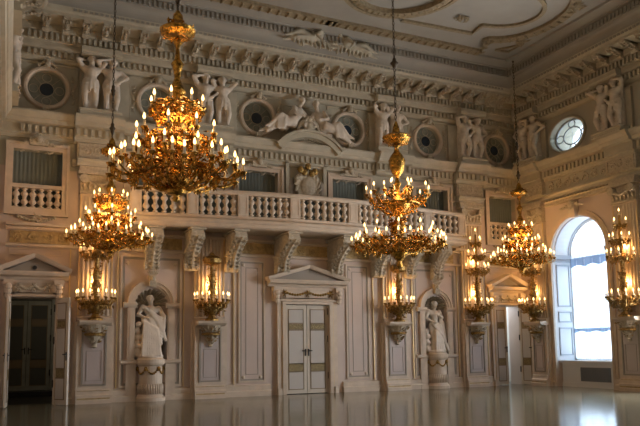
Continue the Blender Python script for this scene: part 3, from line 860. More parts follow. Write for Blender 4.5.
# ------------------------------------------------------------------ balcony
BAL = [(0,0),(.035,0),(.06,.03),(.06,.05),(.03,.07),(.035,.10),(.085,.18),(.08,.22),(.04,.29),(.045,.315),(.045,.335),(.04,.36),(.08,.43),(.085,.47),(.035,.55),(.03,.58),(.06,.6),(.06,.625),(.035,.65),(0,.65)]
BALS = [(max(r,.004),z) for r,z in BAL]
bal_me = MB().lathe([(r*1.34,z) for r,z in BALS], n=10).mesh('baluster', M['trim'], True)
def plan(x):
    a = abs(x)
    if a <= 1.15: return 1.62
    u = (a-1.15)/4.95
    return 1.62-.50*u-.17*u*u*(1 if u < 1 else 1)
def sweep(mb, pts, prof):                  # prof: closed list of (offset outward, z); pts plan polyline (x,p)
    n = len(pts); vs = []
    nor = []
    for i in range(n):
        d0 = Vector(pts[i])-Vector(pts[i-1]) if i else None
        d1 = Vector(pts[i+1])-Vector(pts[i]) if i < n-1 else None
        ns = []
        for d in (d0, d1):
            if d is not None:
                d = d.normalized(); ns.append(Vector((-d.y, d.x)))
        nn = sum(ns, Vector((0,0)))/len(ns); nn = nn/max(nn.dot(ns[0])/1., .5)/1. if nn.length else nn
        nor.append(nn)
    m = len(prof)
    for i in range(n):
        for o, z in prof:
            x, p = pts[i][0]+nor[i].x*o, pts[i][1]+nor[i].y*o
            vs.append((x,-p,z))
    fs = []
    for i in range(n-1):
        for j in range(m):
            fs.append((i*m+j, (i+1)*m+j, (i+1)*m+(j+1)%m, i*m+(j+1)%m))
    fs += [tuple(range(m)), tuple((n-1)*m+j for j in range(m-1,-1,-1))]
    mb.add(vs, fs)
XE = 6.1
xs = [-XE+.0]+[-XE+ (XE-1.15)*i/6 for i in range(1,6)]+[-1.15,1.15]+[1.15+(XE-1.15)*i/6 for i in range(1,6)]+[XE]
front = [(-XE-.02,0.)]+[(x,plan(x)) for x in xs]+[(XE+.02,0.)]
bal = thing('balcony', 'long white projecting balcony with balustrade across the back wall', 'balcony')
b = MB()
sweep(b, front, [(-.28,5.30),(.0,5.30),(.05,5.34),(.05,5.42),(.09,5.46),(.09,5.54),(.0,5.6),(-.06,5.62),(-.06,5.7),(-.28,5.7)])
poly = [(x,p-.2 if p > .3 else 0) for x, p in front]
n = len(poly)
b.add([(x,-p,5.36) for x,p in poly]+[(x,-p,5.66) for x,p in poly], [tuple(range(n)), tuple(range(2*n-1,n-1,-1))]+[(i,i+n,(i+1)%n+n,(i+1)%n) for i in range(n)])
b.build('slab', M['trim'], bal)
b = MB(); sweep(b, front, [(-.2,6.36),(-.01,6.36),(.02,6.40),(.02,6.46),(-.01,6.51),(-.2,6.51)]); b.build('handrail', M['trim'], bal)
def post(x, p, w=.17):
    b = MB(); b.box(x-w,x+w,-p-.0,-p+.2,5.7,6.37); b.frame(x-w+.05,x+w-.05,5.78,6.3,.02,-p-.015,-p+.02); b.build('post', M['trim'], bal)
posts = [-5.98,-4.3,-2.75,-1.05,1.05,2.75,4.3,5.98]
for x in posts: post(x, plan(x)-.0)
for a, c in zip(posts[:-1], posts[1:]):
    L = c-a-.34; k = max(3, int(round(L/.245)))
    for i in range(k):
        x = a+.17+L*(i+.5)/k
        mobj('baluster', bal_me, (x,-plan(x)+.1,5.705), parent=bal)
for s in (-1,1):
    b = MB(); b.box(s*6.02-.06,s*6.02+.06,-.85,0,5.7,6.36)
    scroll_band(b, 0,0.01,5.8,6.3,0) if False else None
    for k in range(10): b.leaf((s*6.09,-.12-.07*k,6.0+.16*math.sin(k*1.9)),(.1,math.cos(k),math.sin(k)),.24,.1,.06)
    b.build('side_panel', M['orn'], bal)

b = MB(); b.box(-5.95,-.8,-.02,0,5.7,6.72); b.box(.8,5.95,-.02,0,5.7,6.72); b.box(-.66,.66,-.02,0,5.7,6.7)  # thin sheets added on the wall; dark colour stands in for shade behind balusters
struct(b.build('baluster_shade_sheet', M['curtain']))
# balcony consoles
def console_mesh():
    b = MB()
    b.run([(0,.0),(.16,.0),(.24,.06),(.26,.16),(.2,.24),(.19,.36),(.26,.5),(.4,.66),(.6,.82),(.78,.9),(.86,.98),(.88,1.1),(.86,1.2),(0,1.2)], -.17, .17)
    b.box(-.22,.22,-.95,0,1.2,1.26); b.box(-.2,.2,-.24,0,.52,.58)
    for s in (-1,1):
        for (p, z, r) in ((.7,1.03,.17),(.17,.14,.13),(.3,.62,.08)):
            b.M = Matrix.Translation((s*.17,-p,z)) @ Matrix.Rotation(PI/2,4,'Y')
            b.lathe([(.02,-.05),(r*.5,-.045),(r,-.03),(r,.03),(r*.5,.045),(.02,.05)], n=12)
            b.M = Matrix()
        for k in range(7):
            u = k/6; p = .24+.6*u*u; z = .2+.72*u
            b.leaf((s*.15,-p,z),(s*.5,-.5,.6),.24,.12,.08)
    for k in range(8):
        u = k/7; p = .26+.6*u*u; z = .1+.85*u
        b.leaf((0,-p-.03,z),(0,-.5-.3*u,.9-.5*u),.26,.2,.09)
        b.leaf((.09,-p,z),(.5,-.6,.5),.2,.1,.07); b.leaf((-.09,-p,z),(-.5,-.6,.5),.2,.1,.07)
    return b.mesh('balcony_console', M['orn'])
cme = console_mesh()
names = {-5.33:'over the left statue niche', -4.1:'just left of the sconce left of the closed door', -2.75:'just right of the sconce left of the closed door', -1.0:'at the upper left of the closed door pediment',
         1.0:'at the upper right of the closed door pediment', 2.75:'just left of the sconce right of the closed door', 4.1:'just right of the sconce right of the closed door', 5.33:'over the right statue niche'}
for x, w_ in names.items():
    o = mobj('balcony_console', cme, (x,0,4.05))
    o.scale = (1.12, (plan(x)-.12)/.95, 1.0)
    tag(o, 'carved balcony console '+w_, 'console', 'balcony consoles')

# balustrades in the side windows
for s, lb_ in ((-1,'white balustrade in the upper window above the open dark doorway'), (1,'white balustrade in the upper window above the half-open door')):
    t = thing('window_balustrade', lb_, 'balustrade', (s*DB,0,0))
    b = MB(); b.box(-.68,.68,-.06,.14,6.36,6.48); b.box(-.68,.68,-.06,.14,5.72,5.78); b.build('handrail', M['trim'], t)
    for i in range(6):
        o = mobj('baluster', bal_me, (-.57+.228*i,.04,5.775), parent=t); o.scale = (1,1,.9)
    # carved garland on the wall under that window
    b = MB()
    for k in range(15):
        u = k/14; b.ell((-.5+u,-.06,5.5-.12*math.sin(PI*u)),(.05,.05,.05),n=6,m=4)
    for a in range(8): b.leaf((.1*math.cos(a),-.1,5.46+.1*math.sin(a)),(math.cos(a),-.3,math.sin(a)),.2,.1,.07)
    tag(b.build('carved_garland', M['orn'], loc=(s*DB,0,0)), 'carved wall garland below the %s' % ('left window balustrade' if s < 0 else 'right window balustrade'), 'garland')

# modillions of the main cornice
b = MB(); b.box(-.1,.1,-.6,0,.22,.3)
b.run([(0,0),(.1,0),(.16,.05),(.14,.12),(.3,.2),(.42,.2),(.46,.24),(.46,.3),(0,.3)], -.1, .1)
for s in (-1,1):
    b.M = Matrix.Translation((s*.1,-.46,.2)) @ Matrix.Rotation(PI/2,4,'Y'); b.lathe([(.02,-.03),(.08,-.025),(.08,.025),(.02,.03)], n=8)
    b.M = Matrix()
for k in range(4): b.leaf((0,-.2-.09*k,.1+.03*k),(0,-1,-.2),.16,.16,.08)
mod_me = b.mesh('modillion', M['orn'])
def mods(mtx, rz, a, c, wall_):
    n = int((c-a)/.55)
    for i in range(n):
        q = mtx @ Vector((a+(c-a)*(i+.5)/n, -.54, 11.03))
        o = mobj('modillion', mod_me, q, rz); o.scale = (.95,1.08,1)
        tag(o, 'small scroll bracket in the row under the ceiling cornice of the %s' % wall_, 'bracket', 'cornice brackets of the %s' % wall_)
mods(MBACK, 0, -WL+1.0, W-1.0, 'back wall'); mods(MRIGHT, RR, 1.0, 8., 'window wall'); mods(MLEFT, RL, -8., -1.0, 'left wall')

# carved frieze on the window wall and masks over it
b = MB(MRIGHT); scroll_band(b, 1.7, 4.7, 7.42, 7.84, .03, step=.42); scroll_band(b, 6.0, 9.2, 7.42, 7.84, .03, step=.42)
b.M = MBACK
for x0, x1 in ((-6.3,-4.2),(-2.7,-1.0),(1.0,2.7),(4.2,6.3),(-9.4,-7.8),(7.8,9.4)): scroll_band(b, x0, x1, 7.42, 7.84, .02, step=.42)
struct(b.build('trim_11', M['orn']))
# attic panels beside the round windows
b = MB()
for x in (-6.85,-3.3,3.3,6.85):
    b.box(x-.75,x+.75,-.12,0,8.66,10.2)
for x0, x1 in ((-.9,.9),): b.frame(x0,x1,9.2,10.1,.05,-.04,0)
b.M = MRIGHT
for x in (1.15, 5.15, 9.65): b.box(x-.72,x+.72,-.12,0,8.66,10.2)
b.frame(6.3,8.9,8.85,10.05,.06,-.05,0)
struct(b.build('trim_12', M['stone']))

# ------------------------------------------------------------------ big arched window on the right wall
def arch_trim(b, lx, hw, zs, r0, r1, p, z0):
    for s in (-1,1):
        xa, xb = sorted((lx+s*r0, lx+s*r1)); b.box(xa,xb,-p,0,z0,zs)
    n = 28; vs = []; fs = []
    for i in range(n+1):
        a = PI*i/n; c, s = math.cos(a), math.sin(a)
        vs += [(lx+r0*c,0,zs+r0*s),(lx+r0*c,-p,zs+r0*s),(lx+r1*c,-p,zs+r1*s),(lx+r1*c,0,zs+r1*s)]
    for i in range(n):
        for q in range(4): fs.append((i*4+q,(i+1)*4+q,(i+1)*4+(q+1)%4,i*4+(q+1)%4))
    b.add(vs, fs)
def arched_window(n, lx, full):
    o = struct(thing('window_%d' % n, None, None))
    b = MB(MRIGHT)
    arch_trim(b, lx, 1.32, 4.95, 1.32, 1.42, .08, 0); arch_trim(b, lx, 1.32, 4.95, 1.42, 1.52, .05, 0)
    b.run([(0,6.2),(.2,6.2),(.26,6.5),(.2,6.8),(0,6.85)], lx-.14, lx+.14)
    b.build('surround', M['trim'], o)
    b = MB(MRIGHT)
    arch_trim(b, lx, 1.32, 4.95, 1.2, 1.33, .16, .95)
    b.M = MRIGHT @ Matrix.Translation((0,1.0,0)); b.v = []; b.f = []
    arch_trim(b, lx, 1.32, 4.95, 1.22, 1.33, .1, .95)
    b.box(lx-1.3,lx+1.3,-.08,0,4.86,4.98); b.box(lx-.04,lx+.04,-.07,0,.95,6.2); b.box(lx-1.3,lx+1.3,-.06,0,2.9,2.96)
    for s in (-1,1): b.box(lx+s*.62-.02, lx+s*.62+.02, -.05,0,.95,4.9)
    b.box(lx-1.32,lx+1.32,-.1,0,.93,1.05)
    b.build('sash', M['winpaint'], o)
    b = MB(MRIGHT); b.prism(arch_poly(lx,1.24,1.0,4.95), 1.02, 1.03); b.build('glass', M['glass'], o)
    if full:
        b = MB(MRIGHT)
        for s in (-1,1):
            x0 = lx+s*1.315; d = -s*.03
            xa, xb = sorted((x0, x0+d))
            b.box(xa,xb,.0,.98,0,4.95) if False else None
            for z0, z1 in ((1.15,2.2),(2.4,2.8),(3.0,4.6)):
                for (ya, yb, za, zb) in ((.16,.2,z0,z1),(.78,.82,z0,z1),(.16,.82,z0,z0+.04),(.16,.82,z1-.04,z1)): b.box(xa,xb,ya,yb,za,zb)
            xa, xb = sorted((x0, x0-s*.1)); b.box(xa,xb,-.02,.98,4.82,4.9); b.box(xa,xb,-.05,.98,4.9,4.98); b.box(xa,xb,-.0,.98,4.7,4.74)
        lin = MB(MRIGHT)
        for s in (-1,1):
            xa, xb = sorted((lx+s*1.322, lx+s*1.316)); lin.box(xa,xb,.0,1.0,.96,4.95)
        n_ = 24; vs = []; fs = []
        for i in range(n_+1):
            a = PI*i/n_; c, sn = math.cos(a), math.sin(a)
            for r, y in ((1.319,0),(1.314,0),(1.314,1.0),(1.319,1.0)): vs.append((lx+r*c,y,4.95+r*sn))
        for i in range(n_):
            for q in range(4): fs.append((i*4+q,(i+1)*4+q,(i+1)*4+(q+1)%4,i*4+(q+1)%4))
        lin.add(vs, fs); lin.build('reveal', M['winpaint'], o)
        arcs = [(.1,.14),(.8,.84)]
        for y0, y1 in arcs:
            n_ = 20; vs = []; fs = []
            for i in range(n_+1):
                a = PI*i/n_; c, s = math.cos(a), math.sin(a)
                for r, y in ((1.32,y0),(1.28,y0),(1.28,y1),(1.32,y1)): vs.append((lx+r*c,y,4.95+r*s))
            for i in range(n_):
                for q in range(4): fs.append((i*4+q,(i+1)*4+q,(i+1)*4+(q+1)%4,i*4+(q+1)%4))
            b.add(vs, fs)
        b.build('reveal_panel', M['revline'], o)
        b = MB(MRIGHT); b.box(lx-1.32,lx+1.32,.12,1.0,.88,.96); b.box(lx-1.32,lx+1.32,.24,1.0,0,.88); b.box(lx-1.32,lx+1.32,.2,.26,0,.16)
        b.build('sill', M['winpaint'], o)
    return o
for i, lx in enumerate(WIN):
    arched_window(13+i, lx, i == 0)
lx = WIN[0]
b = MB(MRIGHT); b.box(lx-.4,lx+.95,.2,.24,.22,.72); 
for k in range(16): b.box(lx-.38+.083*k, lx-.36+.083*k, .185,.2,.24,.70)
t = b.build('radiator_grille', M['grille']); tag(t, 'grey radiator grille set in the panel below the arched window', 'grille')
# sheer curtain with two gathered valances
t = thing('sheer_curtain', 'white sheer curtain glowing in the big arched window', 'curtain')
def cloth(z0f, z1f, y, amp, fr, m, nm, n=90):
    vs = []; fs = []
    for i in range(n+1):
        x = lx-1.2+2.4*i/n
        yy = y+amp*math.sin(i*fr)+amp*.5*math.sin(i*fr*.37+1)
        vs += [tuple(Vector((x,yy,z0f(x)))), (x,yy*1.0,z1f(x))]
    for i in range(n): fs.append((2*i,2*i+2,2*i+3,2*i+1))
    b = MB(MRIGHT); b.add(vs, fs); return b.build(nm, m, t, True)
cloth(lambda x: 1.0, lambda x: 4.75, .82, .02, .9, M['sheer'], 'lower_drape')
cloth(lambda x: 4.75, lambda x: 4.95+math.sqrt(max(0,1.2**2-(x-lx)**2)), .84, .015, .9, M['sheer'], 'arched_drape')
cloth(lambda x: 4.52+.04*math.sin(x*9), lambda x: 4.84, .78, .03, 1.3, M['valance'], 'valance')
cloth(lambda x: 2.02+.03*math.sin(x*9), lambda x: 2.16, .78, .02, 1.3, M['valance'], 'swag')

# oval windows of the right wall
for i, lx_ in enumerate(WIN):
    cx, cz = lx_-.22, 9.42
    o = struct(thing('window_%d' % (18+i), None, None))
    el = lambda k, n, f, y: (cx+.84*f*math.cos(2*PI*k/n), y, cz+.62*f*math.sin(2*PI*k/n))
    b = MB(MRIGHT); b.tube([el(k,36,1.06,-.03) for k in range(36)], .06, 6, True); b.build('frame', M['stone'], o, True)
    b = MB(MRIGHT)
    b.tube([el(k,36,.97,.26) for k in range(36)], .04, 6, True); b.tube([el(k,30,.52,.26) for k in range(30)], .026, 6, True)
    for q in range(4):
        a = PI/2*q; ux, uz = cx+.84*.745*math.cos(a), cz+.62*.745*math.sin(a)
        b.tube([(ux+(.19 if q % 2 == 0 else .16)*math.cos(2*PI*k/16), .26, uz+.145*math.sin(2*PI*k/16)) for k in range(16)], .022, 5, True)
    b.tube([(cx,.26,cz-.32),(cx,.26,cz+.32)], .008, 4); b.tube([(cx-.43,.26,cz),(cx+.43,.26,cz)], .008, 4)
    b.build('muntin', M['revline'], o)
    b = MB(MRIGHT); b.prism([(cx+.84*math.cos(2*PI*k/36), cz+.62*math.sin(2*PI*k/36)) for k in range(36)], .27, .28); b.build('glass', M['glass'], o)
# attic ornament over arched window
b = MB(MRIGHT)
b.run([(0,6.86),(.1,6.88),(.1,7.0),(.16,7.04),(0,7.12)], 1.6, 4.7)
for k in range(9):
    u = (k-4)/4; b.leaf((lx+u*.5,-.2,6.7-.1*abs(u)),(u,-.4,1-abs(u)),.3,.14,.1)
b.ell((lx,-.26,6.66),(.14,.1,.18))
struct(b.build('trim_13', M['orn']))

# ------------------------------------------------------------------ ceiling decoration
def strip(b, pts, w, t0, t1, closed=False):   # flat moulding on the ceiling
    n = len(pts); P = [Vector(p) for p in pts]; vs = []; fs = []
    for i in range(n):
        d = (P[(i+1)%n]-P[i-1]) if closed else (P[min(i+1,n-1)]-P[max(i-1,0)])
        d.normalize(); q = Vector((-d.y,d.x))*w/2
        a, c = P[i]+q, P[i]-q
        vs += [(a.x,a.y,t1),(a.x,a.y,t0),(c.x,c.y,t0),(c.x,c.y,t1)]
    for i in range(n if closed else n-1):
        k = (i+1) % n
        for j in range(4): fs.append((i*4+j,k*4+j,k*4+(j+1)%4,i*4+(j+1)%4))
    b.add(vs, fs)
def bez(p0, p1, p2, n=10):
    return [tuple((1-t)**2*Vector(p0)+2*t*(1-t)*Vector(p1)+t*t*Vector(p2)) for t in [i/n for i in range(n+1)]]
z1 = ZC+.02
b = MB()
right_outer = [(0,-1.92),(6.3,-1.98),(5.92,-2.95)]+bez((5.92,-2.95),(7.15,-3.35),(7.2,-4.9),8)+bez((7.2,-4.9),(7.15,-6.4),(5.92,-6.85),8)[1:]+[(6.3,-7.9),(0,-7.95)]
right_inner = [(2.3,-2.95),(5.1,-3.1),(5.05,-3.75)]+bez((5.05,-3.75),(6.35,-3.95),(6.4,-4.9),8)+bez((6.4,-4.9),(6.35,-5.85),(5.05,-6.05),8)[1:]+[(5.1,-6.75),(2.3,-6.9)]
T = lambda q: (-9.338+(q[0]+9.338)*.982, -21.4+(q[1]+21.4)*.982)
right_outer = [T(q) for q in right_outer]; right_inner = [T(q) for q in right_inner]
for s in (-1,1):
    strip(b, [(s*x,y) for x,y in right_outer], .34, ZC-.10, z1); strip(b, [(s*x,y) for x,y in right_inner], .13, ZC-.08, z1)
    strip(b, [(s*6.46,-2.68),(s*7.0,-2.74),(s*7.04,-3.38),(s*6.46,-2.68)], .08, ZC-.06, z1)
circ = lambda r, n=56: [(1.06+r*math.cos(2*PI*i/n), -5.15+r*math.sin(2*PI*i/n)) for i in range(n)]
strip(b, circ(1.85), .12, ZC-.10, z1, True); strip(b, circ(1.55), .22, ZC-.16, z1, True)
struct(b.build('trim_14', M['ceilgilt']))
b = MB()
for s in (-1,1):
    pts = [(s*x,y) for x,y in right_outer]
    for (xa,ya), (xb,yb) in zip(pts[:-1], pts[1:]):
        L = math.hypot(xb-xa,yb-ya); k = max(1,int(L/.3))
        for i in range(k):
            u = (i+.5)/k; x, y = xa+(xb-xa)*u, ya+(yb-ya)*u
            d = Vector((xb-xa,yb-ya,0)).normalized(); q = Vector((-d.y,d.x,0))
            for sg in (-1,1): b.leaf((x+q.x*sg*.09,y+q.y*sg*.09,ZC-.12),tuple(q*sg+d*.5),.2,.1,.07)
            b.ell((x,y,ZC-.13),(.05,.05,.04),n=6,m=4)
for i in range(44):
    a = 2*PI*i/44; b.leaf((1.06+1.55*math.cos(a),-5.15+1.55*math.sin(a),ZC-.17),(math.cos(a),math.sin(a),0),.24,.12,.07)
for s in (-1,1):
    for k in range(26): b.leaf((s*(6.6+.3*random.random()),-3.6-.3*random.random()-2.6*(k%2),ZC-.12),(random.random()-.5,random.random()-.5,.1),.35,.14,.09)
    for k in range(14): b.leaf((s*(3.6+.5*random.random()),-4.0-.3*random.random(),ZC-.06),(random.random()-.5,random.random()-.5,.1),.25,.1,.07)
struct(b.build('trim_15', M['ceilgilt']))

# sculpted group in the cove above the centre
def cove_fig(label, loc, sx, nm):
    mb = MB()
    J = dict(pelvis=(0,0,.1), chest=(.3,-.06,.22), sl=(.32,-.2,.3), sr=(.42,.08,.22), neck=(.46,-.08,.33), head=(.58,-.12,.42),
             hl=(-.06,-.08,.12), hr=(-.04,.08,.08), kl=(-.42,-.16,.22), kr=(-.46,.02,.05), al=(-.82,-.1,.06), ar=(-.86,.0,-.06), tl=(-.95,-.12,.02), tr=(-1.0,-.02,-.1),
             el=(.1,-.3,.12), wl=(.26,-.34,-.04), er=(.66,-.02,.12), wr=(.82,-.14,.06))
    figure(mb, J, 1.05, (.5,-1,-.1))
    for i in range(8): mb.cap((.05-.03*i,-.14+.03*i,.14),(-.55-.05*i,-.16+.04*i,.02),.07,.05,6)
    mb.cap((.3,.1,.2),(-.3,.12,.05),.18,.18)
    for i in range(9): mb.cap((-.7+.16*i,.02,.12+.05*math.sin(i*2)),(-.62+.16*i,-.05,-.08-.05*(i%3)),.07,.05,6)
    o = mobj('cove_figure', sculpt(mb, nm, M['stone']), loc); o.scale = (sx,1,1.1)
    return tag(o, label, 'statue')
cove_fig('pale stucco figure lying at the left of the ceiling cove group', (-.4,-1.5,11.84), 1.0, 'cove_figure')
cove_fig('pale stucco figure lying at the right of the ceiling cove group', (1.2,-1.5,11.78), -.95, 'cove_figure')
mb = MB()
mb.ell((.4,-1.45,12.05),(.34,.14,.26))
for k in range(16):
    a = 2*PI*k/16; mb.cap((.4+.3*math.cos(a),-1.5,12.0+.22*math.sin(a)),(.4+.44*math.cos(a+.4),-1.53,12.0+.28*math.sin(a+.4)),.06,.04,6)
for k in range(8): mb.cap((.0+.13*k,-1.42,11.82),(-.05+.14*k,-1.46,11.68+.04*(k%3)),.06,.04,6)
for k in range(14): mb.cap((-.9+.2*k,-1.5,12.0+.05*math.sin(k*2)),(-.8+.2*k,-1.56,12.12),.07,.05,6)
tag(mobj('cove_crest', sculpt(mb,'cove_crest',M['orn'],.02,2)), 'carved crest between the two figures of the ceiling cove', 'crest')

# ------------------------------------------------------------------ candles, chandeliers, sconces
def candle_meshes():
    c = MB().lathe([(.004,0),(.04,.0),(.045,.02),(.022,.03),(.02,.04),(.02,.13),(.004,.135)], n=8).mesh('candle', M['candle'], True)
    f = MB().lathe([(.004,0),(.020,.02),(.024,.045),(.016,.08),(.003,.115)], n=8).mesh('flame', M['flame'], True)
    return c, f
C_ME, F_ME = candle_meshes()
def candle(parent, loc):
    c = mobj('candle', C_ME, loc, parent=parent)
    mobj('flame', F_ME, (0,0,.13), parent=c)
def pol(r, a, z): return (r*math.cos(a), r*math.sin(a), z)
def arm_mesh(r0, z0, r1, z1, dip, nm, m, rad=.024, leaves=10, twin=0.):
    b = MB(); pts = []
    for i in range(13):
        u = i/12; r = r0+(r1-r0)*u
        z = z0+(z1-z0)*u - dip*math.sin(PI*u)*(1-.25*u) + .06*math.sin(2*PI*u)
        pts.append((r,0,z))
    b.tube(pts, [rad*1.3-(rad*.5)*i/12 for i in range(13)], 6)
    for k in range(leaves):
        q = pts[random.randrange(2,12)]
        a = random.random()*2*PI
        b.leaf((q[0],q[1]+.05*math.cos(a),q[2]+.05*math.sin(a)),(random.random()-.3,math.cos(a),math.sin(a)),.13+.08*random.random(),.07,.04)
    # scroll
    q = pts[7]; b.tube([(q[0]+.08*(1-k/14)*math.cos(k*.75),0,q[2]+.1+.08*(1-k/14)*math.sin(k*.75)) for k in range(13)], .013, 5)
    ends = [(r1,0,z1)]
    if twin:
        for s in (-1,1):
            b.tube([pts[7],(pts[8][0]+.04,s*twin*.6,pts[8][2]+.01),(r1-.10,s*twin,z1-.03),(r1-.12,s*twin,z1+.06)], .016, 5)
            ends.append((r1-.12,s*twin,z1+.08))
    for e in ends:
        b.lathe([(.01,-.05),(.035,-.03),(.06,0),(.065,.015),(.02,.02)], e, 8)
        for k in range(3): b.leaf((e[0]+.03*math.cos(2*k),e[1]+.03*math.sin(2*k),e[2]-.07),(0,0,1),.12,.03,.03)
    return b.mesh(nm, m), ends
def arms(root, n, spec, nm='arm', ph=0., m=None):
    me, ends = arm_mesh(*spec, nm, m or M['gold'], **{}) if len(spec) == 5 else arm_mesh(*spec[:5], nm, m or M['gold'], **spec[5])
    for i in range(n):
        a = 2*PI*i/n+ph
        mobj(nm, me, (0,0,0), a, root)
        for e in ends:
            candle(root, (e[0]*math.cos(a)-e[1]*math.sin(a), e[0]*math.sin(a)+e[1]*math.cos(a), e[2]+.01))
def clutter(b, n, rf, z0, z1, s=.14):
    for k in range(n):
        z = z0+(z1-z0)*random.random(); a = random.random()*2*PI; r = rf(z)
        d = Vector((math.cos(a)*.6+random.random()-.5, math.sin(a)*.6+random.random()-.5, random.random()-.4))
        b.leaf(pol(r,a,z), d, s*(.6+.8*random.random()), s*.5, s*.28)
def chain_part(root, z0, z1, knots=()):
    b = MB(); n = int((z1-z0)/.11)
    for i in range(n):
        z = z0+(z1-z0)*(i+.5)/n
        R = .028; rr = [(R*math.cos(2*PI*k/8), 0, z+.07*math.sin(2*PI*k/8)) if i % 2 else (0, R*math.cos(2*PI*k/8), z+.07*math.sin(2*PI*k/8)) for k in range(8)]
        b.tube(rr, .011, 4, True)
    b.build('chain', M['iron'], root)
    for zk, r in knots:
        MB().lathe([(.01,-.16),(.05,-.12),(r*.6,-.06),(r,0),(r*.55,.05),(.05,.12),(.01,.18)], (0,0,zk), 10).build('chain_boss', M['iron'], root, True)
    MB().lathe([(.16,0),(.14,-.06),(.06,-.12),(.03,-.25),(.01,-.3)], (0,0,z1), 12).build('ceiling_rose', M['iron'], root, True)

def chandelier_big(label, loc):
    """loc = point under the chandelier at lower-candle height; local z=0 there"""
    t = thing('chandelier', label, 'chandelier', loc, 0, 'gilt candle chandeliers')
    b = MB()
    b.lathe([(.005,-.55),(.05,-.53),(.07,-.49),(.04,-.45),(.12,-.42),(.2,-.38),(.12,-.32),(.2,-.28),(.26,-.2),(.22,-.1),(.14,-.02),(.09,.1),(.16,.24),(.2,.36),(.1,.46),(.08,.6),(.14,.75),
             (.18,.9),(.09,1.02),(.06,1.12),(.09,1.25),(.15,1.36),(.09,1.5),(.05,1.6),(.07,1.75),(.11,1.86),(.05,1.95),(.03,2.15),(.09,2.26),(.03,2.34)], n=16)
    b.build('stem', M['gold'], t, True)
    b = MB(); b.lathe([(.03,2.38),(.2,2.34),(.29,2.40),(.31,2.46),(.2,2.54),(.1,2.62),(.08,2.74),(.03,2.82)], n=16)
    clutter(b, 40, lambda z: .28-.5*abs(z-2.44), 2.32, 2.58, .12); b.build('canopy_bowl', M['gold'], t)
    # basket of scrolls
    b = MB()
    for i in range(14):
        a = 2*PI*i/14
        b.tube([pol(.12,a,-.34),pol(.30,a+.1,-.32),pol(.50,a+.18,-.22),pol(.62,a+.2,-.08),pol(.58,a+.1,.04),pol(.46,a,.08)], .020, 5)
        b.tube([pol(.12,a,.80),pol(.36,a,.86),pol(.46,a,1.02),pol(.38,a,1.14),pol(.16,a,1.18)], .016, 5)
        b.tube([pol(.14,a,.2),pol(.4,a,.3),pol(.54,a,.48),pol(.40,a,.62),pol(.2,a,.64)], .016, 5)
    b.tube([pol(.62,2*PI*i/30,-.08) for i in range(30)], .028, 5, True); b.tube([pol(.52,2*PI*i/24,.46) for i in range(24)], .022, 5, True); b.tube([pol(.46,2*PI*i/24,1.02) for i in range(24)], .02, 5, True)
    clutter(b, 150, lambda z: .12+.5*max(0,min(1,(z+.34)/.28)), -.34, .06, .13)
    clutter(b, 150, lambda z: .26+.3*random.random(), .1, .66, .12)
    clutter(b, 110, lambda z: .2+.26*random.random(), .8, 1.2, .12)
    b.build('basket', M['gold'], t)
    arms(t, 10, (.3,-.02,1.13,-.06,.12,dict(leaves=16,twin=.17)), ph=.2)
    arms(t, 10, (.25,.08,.84,.20,.10,dict(leaves=14)), ph=.5, nm='inner_arm')
    arms(t, 9, (.2,.36,.66,.58,.1,dict(leaves=12)), ph=.1, nm='middle_arm')
    arms(t, 8, (.15,.86,.44,1.06,.08,dict(leaves=8)), ph=.35, nm='crown_arm')
    chain_part(t, 2.80, ZC-loc[2], ((3.1,.09),(4.2,.07)))
    return t
dz = 4.56
ch = chandelier_big('large gilt candle chandelier in front, biggest in the picture at upper left', (-6.86,-10.3,dz))
copy_tree(ch, (-6.88,-2.3,4.64), .35, 'smaller-looking gilt chandelier hanging low before the left pilaster')
copy_tree(ch, (7.68,-2.2,4.72), .8, 'gilt chandelier hanging in the far corner beside the arched window')

